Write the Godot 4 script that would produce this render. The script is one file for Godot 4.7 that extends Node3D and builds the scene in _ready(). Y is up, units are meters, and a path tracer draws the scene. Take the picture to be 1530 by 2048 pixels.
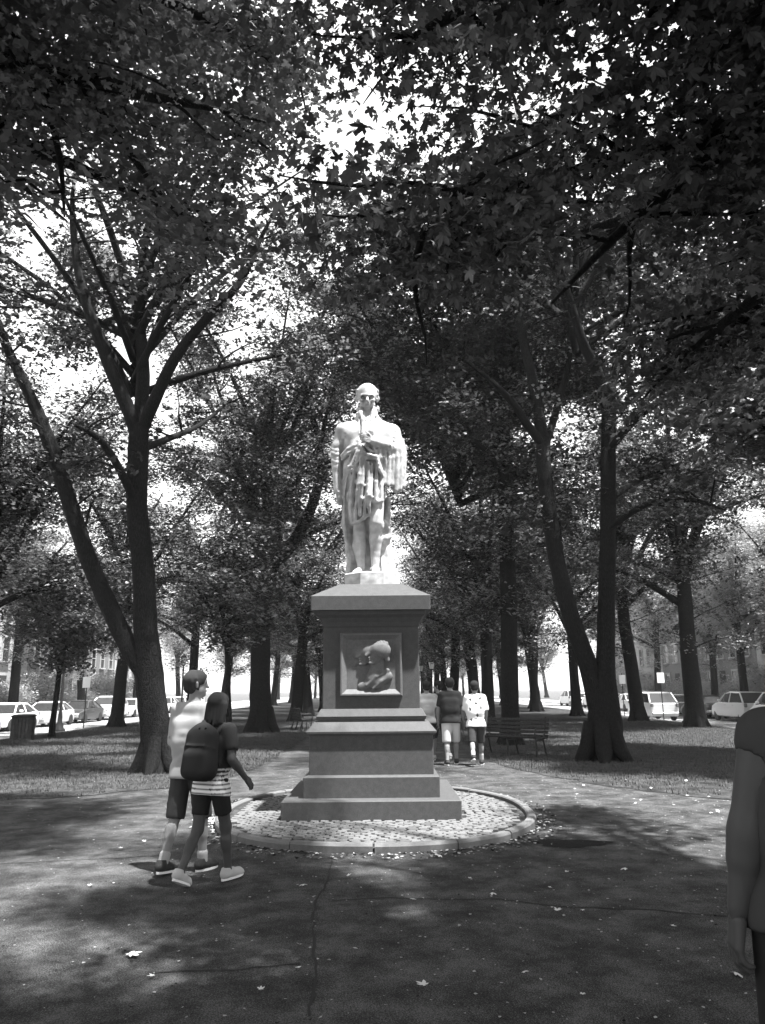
extends Node3D

# ---------------------------------------------------------------- helpers
const FX := 1550.0
var cam: Camera3D
var taken := {}
var SUN := Vector3(0.26, 0.93, 0.18).normalized()
var rng := RandomNumberGenerator.new()
var M := {}

func ray(px: float, py: float) -> Vector3:
	return cam.transform.basis * Vector3((px - 765.0) / FX, -(py - 1024.0) / FX, -1.0)

# a place in the world: the depth z is chosen for each thing from where it stands
func at(px: float, py: float, z: float) -> Vector3:
	var r := ray(px, py)
	return cam.position + r * ((z - cam.position.z) / r.z)

func floor_at(px: float, py: float, y := 0.0) -> Vector3:
	var r := ray(px, py)
	return cam.position + r * ((y - cam.position.y) / r.y)

func numbered(called: String) -> String:
	var n: int = taken.get(called, -1) + 1
	taken[called] = n
	return called if n == 0 else "%s_%03d" % [called, n]

func tag(o: Node, label := "", category := "", group := "", kind := "") -> Node:
	if label: o.set_meta("label", label)
	if category: o.set_meta("category", category)
	if group: o.set_meta("group", group)
	if kind: o.set_meta("kind", kind)
	return o

func thing(called: String, label: String, category: String, pos := Vector3.ZERO, turn := 0.0, group := "") -> Node3D:
	var o := Node3D.new()
	o.name = numbered(called)
	add_child(o)
	o.position = pos
	o.rotation.y = turn
	tag(o, label, category, group)
	return o

func put(called: String, mesh: Mesh, material: Material, parent: Node = null) -> MeshInstance3D:
	var o := MeshInstance3D.new()
	o.mesh = mesh
	o.material_override = material
	if parent == null:
		o.name = numbered(called)
		add_child(o)
	else:
		o.name = called
		parent.add_child(o, true)
		if o.name != called:
			var k := 1
			while parent.has_node("%s_%03d" % [called, k]): k += 1
			o.name = "%s_%03d" % [called, k]
	return o

# many pieces of one name under a parent
func piece(called: String, k: int, mesh: Mesh, material: Material, xf: Transform3D, parent: Node) -> MeshInstance3D:
	var o := MeshInstance3D.new()
	o.mesh = mesh
	o.material_override = material
	o.name = called if k == 0 else "%s_%03d" % [called, k]
	o.transform = xf
	parent.add_child(o, true)
	return o

func dup(src: Node3D, called: String, label: String, pos: Vector3, turn := 0.0, group := "", scl := 1.0) -> Node3D:
	var o: Node3D = src.duplicate()
	o.name = numbered(called)
	add_child(o)
	o.transform = Transform3D(Basis(Vector3.UP, turn).scaled(Vector3.ONE * scl), pos)
	tag(o, label, "", group)
	return o

func multi(called: String, mesh: Mesh, material: Material, xs: Array, parent: Node) -> MultiMeshInstance3D:
	var mm := MultiMesh.new()
	mm.transform_format = MultiMesh.TRANSFORM_3D
	mm.mesh = mesh
	mm.instance_count = xs.size()
	for i in xs.size(): mm.set_instance_transform(i, xs[i])
	var o := MultiMeshInstance3D.new()
	o.multimesh = mm
	o.material_override = material
	o.name = called
	parent.add_child(o, true)
	o.set_meta("kind", "stuff")
	return o

func rnd(a: float, b: float) -> float:
	return rng.randf_range(a, b)

# ---------------------------------------------------------------- meshes
class MB:
	var v := PackedVector3Array()
	var n := PackedVector3Array()
	var c := PackedColorArray()
	var ix := PackedInt32Array()
	# corners run counter-clockwise seen from outside
	func tri(a: Vector3, b: Vector3, d: Vector3) -> void:
		var nn := (b - a).cross(d - a)
		if nn.length_squared() < 1e-14: return
		nn = nn.normalized()
		var k := v.size()
		v.append(a); v.append(b); v.append(d)
		n.append(nn); n.append(nn); n.append(nn)
		ix.append(k); ix.append(k + 2); ix.append(k + 1)
	func quad(a: Vector3, b: Vector3, d: Vector3, e: Vector3) -> void:
		tri(a, b, d); tri(a, d, e)
	func poly(p: Array) -> void:
		for k in range(1, p.size() - 1): tri(p[0], p[k], p[k + 1])
	func box(ctr: Vector3, size: Vector3, bev := 0.0, bs := Basis()) -> void:
		var h := size * 0.5
		if bev <= 0.0:
			for ax in 3:
				for s in [-1.0, 1.0]:
					var u := Vector3.ZERO; var w := Vector3.ZERO; var f := Vector3.ZERO
					f[ax] = s * h[ax]
					u[(ax + 1) % 3] = h[(ax + 1) % 3]
					w[(ax + 2) % 3] = h[(ax + 2) % 3] * s
					quad(ctr + bs * (f - u - w), ctr + bs * (f + u - w), ctr + bs * (f + u + w), ctr + bs * (f - u + w))
			return
		var P := func(sx: float, sy: float, sz: float, ax: int) -> Vector3:
			var q := Vector3(sx * (h.x - bev), sy * (h.y - bev), sz * (h.z - bev))
			if ax == 0: q.x = sx * h.x
			elif ax == 1: q.y = sy * h.y
			else: q.z = sz * h.z
			return ctr + bs * q
		for ax in 3:
			for s in [-1.0, 1.0]:
				var q := []
				for e in [[-1.0, -1.0], [1.0, -1.0], [1.0, 1.0], [-1.0, 1.0]]:
					var g := [0.0, 0.0, 0.0]
					g[ax] = s; g[(ax + 1) % 3] = e[0]; g[(ax + 2) % 3] = e[1] * s
					q.append(P.call(g[0], g[1], g[2], ax))
				quad(q[0], q[1], q[2], q[3])
		for ax in 3:
			var b1 := (ax + 1) % 3; var b2 := (ax + 2) % 3
			for s1 in [-1.0, 1.0]:
				for s2 in [-1.0, 1.0]:
					var lo := [0.0, 0.0, 0.0]; var hi := [0.0, 0.0, 0.0]
					lo[ax] = -1.0; hi[ax] = 1.0
					lo[b1] = s1; hi[b1] = s1; lo[b2] = s2; hi[b2] = s2
					var a1: Vector3 = P.call(lo[0], lo[1], lo[2], b1); var a2: Vector3 = P.call(hi[0], hi[1], hi[2], b1)
					var c1: Vector3 = P.call(lo[0], lo[1], lo[2], b2); var c2: Vector3 = P.call(hi[0], hi[1], hi[2], b2)
					if s1 * s2 > 0: quad(a1, c1, c2, a2) if false else outw(a1, a2, c2, c1, ctr)
					else: outw(a1, a2, c2, c1, ctr)
		for sx in [-1.0, 1.0]:
			for sy in [-1.0, 1.0]:
				for sz in [-1.0, 1.0]:
					var q0: Vector3 = P.call(sx, sy, sz, 0); var q1: Vector3 = P.call(sx, sy, sz, 1); var q2: Vector3 = P.call(sx, sy, sz, 2)
					if (q1 - q0).cross(q2 - q0).dot(q0 - ctr) > 0: tri(q0, q1, q2)
					else: tri(q0, q2, q1)
	func outw(a: Vector3, b: Vector3, d: Vector3, e: Vector3, ctr: Vector3) -> void:
		if (b - a).cross(d - a).dot((a + d) * 0.5 - ctr) > 0: quad(a, b, d, e)
		else: quad(a, e, d, b)
	# rings of equal count joined into a smooth or flat skin
	func skin(rings: Array, closed := true, smooth := true, cap0 := true, cap1 := true) -> void:
		var m: int = rings[0].size()
		var last := m if closed else m - 1
		if not smooth:
			for r in rings.size() - 1:
				for k in last:
					var k2 := (k + 1) % m
					quad(rings[r][k], rings[r][k2], rings[r + 1][k2], rings[r + 1][k])
		else:
			var base := v.size()
			for r in rings.size():
				for k in m:
					v.append(rings[r][k]); n.append(Vector3.ZERO)
			for r in rings.size() - 1:
				for k in last:
					var k2 := (k + 1) % m
					var a := base + r * m + k; var b := base + r * m + k2
					var d := base + (r + 1) * m + k2; var e := base + (r + 1) * m + k
					var nn := (v[b] - v[a]).cross(v[d] - v[a]) + (v[d] - v[a]).cross(v[e] - v[a])
					n[a] += nn; n[b] += nn; n[d] += nn; n[e] += nn
					ix.append(a); ix.append(d); ix.append(b)
					ix.append(a); ix.append(e); ix.append(d)
			for k in range(base, v.size()): n[k] = n[k].normalized()
		if closed and cap0:
			var q: Array = Array(rings[0]).duplicate(); q.reverse(); poly(q)
		if closed and cap1: poly(Array(rings[rings.size() - 1]))
	func tube(p: Array, r: Array, sides := 8, rough := 0.0, seed_ := 0, cap0 := true) -> void:
		var rings := []
		var t0: Vector3 = (p[1] - p[0]).normalized()
		var u := t0.cross(Vector3(0.3, 0.1, 1.0)).normalized()
		if u.length() < 0.1: u = t0.cross(Vector3.RIGHT).normalized()
		for k in p.size():
			var t: Vector3 = (p[mini(k + 1, p.size() - 1)] - p[maxi(k - 1, 0)]).normalized()
			u = (u - t * u.dot(t)).normalized()
			var w := t.cross(u)
			var ring := []
			for s in sides:
				var g := TAU * s / sides
				var rr: float = r[k]
				if rough > 0.0: rr *= 1.0 + rough * (sin(g * 3.0 + seed_ + k * 0.35) * 0.5 + sin(g * 5.0 - seed_ * 1.7 + k * 0.9) * 0.35 + sin(k * 2.3 + g * 2.0) * 0.3)
				ring.append(p[k] + (u * cos(g) + w * sin(g)) * rr)
			rings.append(ring)
		skin(rings, true, true, cap0, true)
	# lathe: pairs of radius, height
	func lathe(pr: Array, ctr: Vector3, sides := 16, smooth := true) -> void:
		var rings := []
		for q in pr:
			var ring := []
			for s in sides:
				var g := -TAU * s / sides
				ring.append(ctr + Vector3(cos(g) * q[0], q[1], sin(g) * q[0]))
			rings.append(ring)
		skin(rings, true, smooth)
	# square courses with chamfered corners: pairs of half width, height
	func courses(pr: Array, ctr: Vector3, ch := 0.012, hz := 1.0) -> void:
		var rings := []
		for q in pr:
			var h: float = q[0]; var d: float = h * hz
			var ring := []
			for e in [[h, d - ch], [h, -d + ch], [h - ch, -d], [-h + ch, -d], [-h, -d + ch], [-h, d - ch], [-h + ch, d], [h - ch, d]]:
				ring.append(ctr + Vector3(e[0], q[1], e[1]))
			rings.append(ring)
		skin(rings, true, false)
	func shaped(xf: Transform3D) -> void:
		var nb := xf.basis.inverse().transposed()
		for k in v.size():
			v[k] = xf * v[k]; n[k] = (nb * n[k]).normalized()
	func join(o: MB) -> void:
		var k := v.size()
		v.append_array(o.v); n.append_array(o.n); c.append_array(o.c)
		for q in o.ix: ix.append(q + k)
	func mesh() -> ArrayMesh:
		var arr := []
		arr.resize(Mesh.ARRAY_MAX)
		arr[Mesh.ARRAY_VERTEX] = v
		arr[Mesh.ARRAY_NORMAL] = n
		arr[Mesh.ARRAY_INDEX] = ix
		if c.size() == v.size() and c.size() > 0: arr[Mesh.ARRAY_COLOR] = c
		var am := ArrayMesh.new()
		am.add_surface_from_arrays(Mesh.PRIMITIVE_TRIANGLES, arr)
		return am

# ---------------------------------------------------------------- smooth bodies: distances to tapered capsules, meshed as surface nets
class SDF:
	var a := PackedVector3Array()
	var ab := PackedVector3Array()
	var il := PackedFloat32Array()
	var ra := PackedFloat32Array()
	var dr := PackedFloat32Array()
	var kk := PackedFloat32Array()
	var cut := PackedByteArray()
	var clips: Array[Plane] = []
	var color_of = null
	func cap(p: Vector3, q: Vector3, r0: float, r1: float, k := 0.03, sub := 0) -> void:
		a.append(p); ab.append(q - p)
		il.append(1.0 / maxf((q - p).length_squared(), 1e-9))
		ra.append(r0); dr.append(r1 - r0); kk.append(k); cut.append(sub)
	func chain(pts: Array, k := 0.03, sub := 0) -> void:
		for j in pts.size() - 1: cap(pts[j][0], pts[j + 1][0], pts[j][1], pts[j + 1][1], k, sub)
	func swell(d: float) -> SDF:
		var o := SDF.new()
		o.a = a.duplicate(); o.ab = ab.duplicate(); o.il = il.duplicate(); o.dr = dr.duplicate(); o.kk = kk.duplicate(); o.cut = cut.duplicate()
		for r in ra: o.ra.append(r + d)
		return o
	func f(p: Vector3, act: PackedInt32Array) -> float:
		var d := 1e3
		for q in act:
			var pa := p - a[q]
			var t := clampf(pa.dot(ab[q]) * il[q], 0.0, 1.0)
			var e := (pa - ab[q] * t).length() - ra[q] - dr[q] * t
			var k := kk[q]
			if cut[q] == 0:
				var h := k - absf(d - e)
				if e < d: d = e
				if h > 0.0: d -= h * h * 0.25 / k
			else:
				var h2 := k - absf(d + e)
				if -e > d: d = -e
				if h2 > 0.0: d += h2 * h2 * 0.25 / k
		for pl in clips:
			var g := pl.distance_to(p)
			if g > d: d = g
		return d
	func net(cell: float, into: MB = null) -> MB:
		var mb := into if into else MB.new()
		var lo := Vector3(1e9, 1e9, 1e9); var hi := -lo
		for q in a.size():
			if cut[q]: continue
			var r := maxf(ra[q], ra[q] + dr[q]) + 0.02
			lo = lo.min(a[q] - Vector3.ONE * r).min(a[q] + ab[q] - Vector3.ONE * r)
			hi = hi.max(a[q] + Vector3.ONE * r).max(a[q] + ab[q] + Vector3.ONE * r)
		var B := 4
		var side := cell * B
		var R := side * 0.8661
		var nb := Vector3i(((hi - lo) / side).ceil())
		var ny := nb.y * B + 2; var nz := nb.z * B + 2
		var vid := {}
		var edges := PackedInt32Array()
		var val := PackedFloat32Array(); val.resize(125)
		var k0 := mb.v.size()
		for bx in nb.x:
			for by in nb.y:
				for bz in nb.z:
					var o := lo + Vector3(bx, by, bz) * side
					var ctr := o + Vector3.ONE * side * 0.5
					var act := PackedInt32Array()
					var solid := false
					for q in a.size():
						var pa := ctr - a[q]
						var t := clampf(pa.dot(ab[q]) * il[q], 0.0, 1.0)
						if (pa - ab[q] * t).length() - ra[q] - dr[q] * t < R + kk[q]:
							act.append(q)
							if cut[q] == 0: solid = true
					if not solid: continue
					if absf(f(ctr, act)) > R * 1.25: continue
					var w := 0
					for x in 5:
						for y in 5:
							for z in 5:
								val[w] = f(o + Vector3(x, y, z) * cell, act)
								w += 1
					for x in 4:
						for y in 4:
							for z in 4:
								var i0 := x * 25 + y * 5 + z
								var c0 := val[i0]; var c1 := val[i0 + 25]; var c2 := val[i0 + 5]; var c3 := val[i0 + 30]
								var c4 := val[i0 + 1]; var c5 := val[i0 + 26]; var c6 := val[i0 + 6]; var c7 := val[i0 + 31]
								var m := int(c0 < 0) + int(c1 < 0) + int(c2 < 0) + int(c3 < 0) + int(c4 < 0) + int(c5 < 0) + int(c6 < 0) + int(c7 < 0)
								if m == 0 or m == 8: continue
								var s := Vector3.ZERO; var cnt := 0
								if (c0 < 0) != (c1 < 0): s += Vector3(c0 / (c0 - c1), 0, 0); cnt += 1
								if (c2 < 0) != (c3 < 0): s += Vector3(c2 / (c2 - c3), 1, 0); cnt += 1
								if (c4 < 0) != (c5 < 0): s += Vector3(c4 / (c4 - c5), 0, 1); cnt += 1
								if (c6 < 0) != (c7 < 0): s += Vector3(c6 / (c6 - c7), 1, 1); cnt += 1
								if (c0 < 0) != (c2 < 0): s += Vector3(0, c0 / (c0 - c2), 0); cnt += 1
								if (c1 < 0) != (c3 < 0): s += Vector3(1, c1 / (c1 - c3), 0); cnt += 1
								if (c4 < 0) != (c6 < 0): s += Vector3(0, c4 / (c4 - c6), 1); cnt += 1
								if (c5 < 0) != (c7 < 0): s += Vector3(1, c5 / (c5 - c7), 1); cnt += 1
								if (c0 < 0) != (c4 < 0): s += Vector3(0, 0, c0 / (c0 - c4)); cnt += 1
								if (c1 < 0) != (c5 < 0): s += Vector3(1, 0, c1 / (c1 - c5)); cnt += 1
								if (c2 < 0) != (c6 < 0): s += Vector3(0, 1, c2 / (c2 - c6)); cnt += 1
								if (c3 < 0) != (c7 < 0): s += Vector3(1, 1, c3 / (c3 - c7)); cnt += 1
								var gx := bx * B + x + 1; var gy := by * B + y + 1; var gz := bz * B + z + 1
								vid[(gx * ny + gy) * nz + gz] = mb.v.size()
								mb.v.append(o + (Vector3(x, y, z) + s / cnt) * cell)
								mb.n.append(Vector3.ZERO)
								if (c0 < 0) != (c1 < 0): edges.append(gx); edges.append(gy); edges.append(gz); edges.append(0 if c0 < 0 else 1)
								if (c0 < 0) != (c2 < 0): edges.append(gx); edges.append(gy); edges.append(gz); edges.append(2 if c0 < 0 else 3)
								if (c0 < 0) != (c4 < 0): edges.append(gx); edges.append(gy); edges.append(gz); edges.append(4 if c0 < 0 else 5)
		var sx := ny * nz; var sy := nz
		for e in range(0, edges.size(), 4):
			var key := (edges[e] * ny + edges[e + 1]) * nz + edges[e + 2]
			var k := edges[e + 3]
			var s1 := sy; var s2 := 1
			if k >= 4: s1 = sx; s2 = sy
			elif k >= 2: s1 = 1; s2 = sx
			var q0 = vid.get(key, -1); var q1 = vid.get(key - s1, -1); var q2 = vid.get(key - s1 - s2, -1); var q3 = vid.get(key - s2, -1)
			if q0 < 0 or q1 < 0 or q2 < 0 or q3 < 0: continue
			if k % 2 == 1:
				var sw = q1; q1 = q3; q3 = sw
			var nn := (mb.v[q1] - mb.v[q0]).cross(mb.v[q2] - mb.v[q0]) + (mb.v[q2] - mb.v[q0]).cross(mb.v[q3] - mb.v[q0])
			mb.n[q0] += nn; mb.n[q1] += nn; mb.n[q2] += nn; mb.n[q3] += nn
			mb.ix.append(q0); mb.ix.append(q2); mb.ix.append(q1)
			mb.ix.append(q0); mb.ix.append(q3); mb.ix.append(q2)
		for j in range(k0, mb.v.size()):
			mb.n[j] = mb.n[j].normalized()
			if color_of != null: mb.c.append(color_of.call(mb.v[j], mb.n[j]))
		return mb

# ---------------------------------------------------------------- materials
func noise_image(size: int, freq: float, oct: int, seed_: int, kind := FastNoiseLite.TYPE_SIMPLEX_SMOOTH) -> Image:
	var f := FastNoiseLite.new()
	f.noise_type = kind
	f.seed = seed_
	f.frequency = freq
	f.fractal_octaves = oct
	return f.get_seamless_image(size, size)

# mixes noises into a grey texture between lo and hi; grain adds speckles
func grey_tex(size: int, layers: Array, lo: float, hi: float, grain := 0.0, seed_ := 1) -> Image:
	var acc := PackedFloat32Array(); acc.resize(size * size)
	var total := 0.0
	for L in layers:
		var d := noise_image(size, L[0], L[1], L[2]).get_data()
		total += L[3]
		for k in size * size: acc[k] += d[k] / 255.0 * L[3]
	var r := RandomNumberGenerator.new(); r.seed = seed_
	var out := PackedByteArray(); out.resize(size * size)
	for k in size * size:
		var x := acc[k] / total
		x = clampf((x - 0.5) * 1.6 + 0.5 + (r.randf() - 0.5) * grain, 0.0, 1.0)
		out[k] = int(clampf(lerpf(lo, hi, x), 0.0, 1.0) * 255.0)
	return Image.create_from_data(size, size, false, Image.FORMAT_L8, out)

func mat(lin: float, rough := 0.8, tex: Image = null, scale := 1.0, bump := 0.0, stretch := Vector3.ONE) -> StandardMaterial3D:
	var m := StandardMaterial3D.new()
	m.albedo_color = Color(lin, lin, lin).linear_to_srgb()
	m.roughness = rough
	m.metallic_specular = 0.3
	if tex:
		var rgb: Image = tex.duplicate(); rgb.convert(Image.FORMAT_RGB8)
		m.albedo_texture = ImageTexture.create_from_image(rgb)
		m.uv1_triplanar = true
		m.uv1_world_triplanar = true
		m.uv1_scale = stretch * scale
		if bump > 0.0:
			var nm: Image = tex.duplicate(); nm.convert(Image.FORMAT_RGBA8)
			nm.bump_map_to_normal_map(bump)
			m.normal_enabled = true
			m.normal_texture = ImageTexture.create_from_image(nm)
	return m

func make_materials() -> void:
	var t_asph := grey_tex(1024, [[0.2, 2, 3, 0.9], [0.02, 3, 4, 0.35], [0.005, 3, 8, 0.7]], 0.2, 1.0, 1.1, 5)
	var t_stone := grey_tex(512, [[0.45, 2, 11, 0.8], [0.02, 4, 12, 0.25]], 0.66, 1.0, 1.0, 6)
	var t_earth := grey_tex(512, [[0.08, 4, 21, 1.0], [0.01, 3, 22, 1.0]], 0.4, 1.0, 0.5, 7)
	var t_bark := grey_tex(512, [[0.03, 4, 31, 1.0], [0.1, 2, 32, 0.6]], 0.12, 1.0, 0.2, 8)
	var t_soft := grey_tex(256, [[0.02, 4, 41, 1.0]], 0.75, 1.0, 0.1, 9)
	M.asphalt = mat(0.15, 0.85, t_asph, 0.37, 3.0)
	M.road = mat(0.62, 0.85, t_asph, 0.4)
	M.walk = mat(0.5, 0.85, t_stone, 0.4)
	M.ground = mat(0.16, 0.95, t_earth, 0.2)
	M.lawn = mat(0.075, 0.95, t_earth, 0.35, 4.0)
	M.grass = mat(0.08, 0.6)
	M.granite = mat(0.115, 0.6, t_stone, 1.0, 0.5)
	M.panel = mat(0.2, 0.6, t_stone, 1.4, 0.4)
	M.marble = mat(0.58, 0.55, t_soft, 0.9)
	M.kerb = mat(0.2, 0.7, t_stone, 1.3, 1.5)
	M.cobble = mat(0.2, 0.75, t_stone, 2.0, 2.0)
	M.cobble_dark = mat(0.125, 0.75, t_stone, 2.0, 2.0)
	M.joint = mat(0.10, 0.95, t_earth, 1.0, 3.0)
	M.crack = mat(0.03, 0.95)
	M.patch_dark = mat(0.012, 0.7, t_asph, 0.8, 2.0)  # near-black tone of the flat patch on the asphalt
	M.bark = mat(0.036, 0.9, t_bark, 1.2, 12.0, Vector3(2.2, 0.45, 2.2))
	for q in [["leaf", 0.042, 0.05], ["leaf_pale", 0.26, 0.4], ["leaf_dark", 0.07, 0.1], ["leaf_mid", 0.13, 0.22], ["leaf_soft", 0.09, 0.15]]:  # pale and mid tones put the brightness of sunlit leaves into the colour
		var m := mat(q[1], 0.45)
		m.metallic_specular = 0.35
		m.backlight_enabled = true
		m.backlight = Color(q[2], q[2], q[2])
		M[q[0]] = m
	M.fallen = mat(0.55, 0.7)
	M.crumb = mat(0.3, 0.8)
	M.skin = mat(0.22, 0.55)
	M.skin_dark = mat(0.062, 0.5)
	M.hair = mat(0.018, 0.95)
	M.hair_grey = mat(0.035, 0.95)
	M.white_cloth = mat(0.33, 0.9)
	M.grey_cloth = mat(0.42, 0.9)
	M.pale_cloth = mat(0.5, 0.9)
	M.black_cloth = mat(0.018, 0.9)
	M.dark_cloth = mat(0.045, 0.9)
	M.print_cloth = mat(1.0, 0.9); M.print_cloth.vertex_color_use_as_albedo = true
	M.black_rubber = mat(0.035, 0.7)
	M.iron = mat(0.03, 0.5)
	M.wood = mat(0.1, 0.7, t_bark, 2.0, 1.0)
	M.white_paint = mat(0.8, 0.6)
	M.sign = mat(0.85, 0.5)
	M.car_white = mat(0.82, 0.25); M.car_silver = mat(0.5, 0.25); M.car_black = mat(0.025, 0.2); M.car_grey = mat(0.22, 0.25)
	for q in ["car_white", "car_silver", "car_black", "car_grey"]:
		M[q].clearcoat_enabled = true; M[q].clearcoat = 0.8; M[q].metallic_specular = 0.5
	M.glass_dark = mat(0.03, 0.08); M.glass_dark.metallic_specular = 0.6
	M.lantern = mat(0.85, 0.3)
	M.chrome = mat(0.6, 0.25); M.chrome.metallic = 1.0
	M.tail = mat(0.12, 0.2)
	M.brick = mat(0.26, 0.9, t_stone, 0.6); M.stone_trim = mat(0.6, 0.8, t_stone, 0.6); M.pale_wall = mat(0.62, 0.9, t_stone, 0.5)
	M.bin = mat(0.06, 0.7, t_soft, 1.5)

# ---------------------------------------------------------------- the place
func _ready() -> void:
	rng.seed = 7
	cam = Camera3D.new()
	cam.name = "camera"
	cam.transform = Transform3D(Basis(Vector3.RIGHT, deg_to_rad(12.87)) * Basis(Vector3.BACK, deg_to_rad(-0.5)), Vector3(0, 1.62, 0))
	cam.fov = 66.9
	cam.near = 0.05
	cam.far = 1200.0
	add_child(cam)
	var env := Environment.new()
	var sky := Sky.new()
	var sm := ProceduralSkyMaterial.new()
	sm.sky_top_color = Color(0.97, 0.97, 0.97)
	sm.sky_horizon_color = Color(1, 1, 1)
	sm.sky_curve = 0.2
	sm.ground_bottom_color = Color(0.35, 0.35, 0.35)
	sm.ground_horizon_color = Color(0.6, 0.6, 0.6)
	sm.sun_angle_max = 4.0
	sm.sky_energy_multiplier = 0.72
	sky.sky_material = sm
	env.background_mode = Environment.BG_SKY
	env.sky = sky
	env.tonemap_mode = Environment.TONE_MAPPER_LINEAR
	env.tonemap_exposure = 3.9
	env.fog_enabled = true
	env.fog_density = 0.00042
	env.fog_light_color = Color(0.95, 0.95, 0.95)
	env.sdfgi_enabled = true
	env.ssao_enabled = true
	env.ssil_enabled = true
	var we := WorldEnvironment.new()
	we.name = "environment"
	we.environment = env
	add_child(we)
	var sun := DirectionalLight3D.new()
	sun.name = "sun"
	sun.light_energy = 1.6
	sun.light_angular_distance = 1.4
	sun.shadow_enabled = true
	sun.transform = Transform3D(Basis.looking_at(-SUN, Vector3.FORWARD), Vector3(0, 40, 0))
	add_child(sun)
	make_materials()
	ground_and_roads()
	kerb_ring()
	pedestal()
	statue()
	trees()
	people()
	street_things()
	houses()
	litter()

func sheet(pts: Array, y: float, drop := 0.0) -> MB:
	var mb := MB.new()
	var pp := PackedVector2Array()
	for p in pts: pp.append(Vector2(p[0], p[1]))
	var t := Geometry2D.triangulate_polygon(pp)
	for k in range(0, t.size(), 3):
		var a := Vector3(pp[t[k]].x, y, pp[t[k]].y); var b := Vector3(pp[t[k + 1]].x, y, pp[t[k + 1]].y); var d := Vector3(pp[t[k + 2]].x, y, pp[t[k + 2]].y)
		if (b - a).cross(d - a).y > 0: mb.tri(a, b, d)
		else: mb.tri(a, d, b)
	if drop > 0.0:
		var area := 0.0
		for k in pp.size(): area += pp[k].cross(pp[(k + 1) % pp.size()])
		for k in pp.size():
			var a := pp[k]; var b := pp[(k + 1) % pp.size()]
			if area > 0: var s := a; a = b; b = s
			mb.quad(Vector3(a.x, y - drop, a.y), Vector3(b.x, y - drop, b.y), Vector3(b.x, y, b.y), Vector3(a.x, y, a.y))
	return mb

var LAWN_L := [[-2.7, -230.0], [-2.7, -60.0], [-2.7, -30.0], [-2.68, -18.0], [-3.0, -15.4], [-3.7, -13.9], [-5.0, -12.9], [-7.0, -12.2], [-10.0, -11.3], [-13.2, -10.4], [-13.2, -230.0]]
var LAWN_R := [[2.4, -230.0], [13.6, -230.0], [13.6, -9.5], [9.0, -10.4], [6.5, -11.1], [5.1, -11.9], [4.1, -13.0], [3.2, -14.9], [2.5, -17.2], [2.4, -20.0]]

func wavy(poly: Array) -> Array:
	var out := []
	var r := RandomNumberGenerator.new(); r.seed = 5
	for k in poly.size():
		var a: Array = poly[k]; var b: Array = poly[(k + 1) % poly.size()]
		var d := Vector2(b[0] - a[0], b[1] - a[1])
		var n := int(clampf(d.length() / 0.35, 1, 60)) if absf(a[0]) < 13.0 or absf(b[0]) < 13.0 else 1
		for j in n:
			var p := Vector2(a[0], a[1]) + d * j / n
			if j > 0: p += d.orthogonal().normalized() * r.randf_range(-0.12, 0.12)
			out.append([p.x, p.y])
	return out

func inside(poly: Array, x: float, z: float) -> bool:
	var pp := PackedVector2Array()
	for p in poly: pp.append(Vector2(p[0], p[1]))
	return Geometry2D.is_point_in_polygon(Vector2(x, z), pp)

func structure(called: String, mb: MB, m: Material, label: String) -> MeshInstance3D:
	var o := put(called, mb.mesh(), m)
	tag(o, label, "", "", "structure")
	return o

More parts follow.
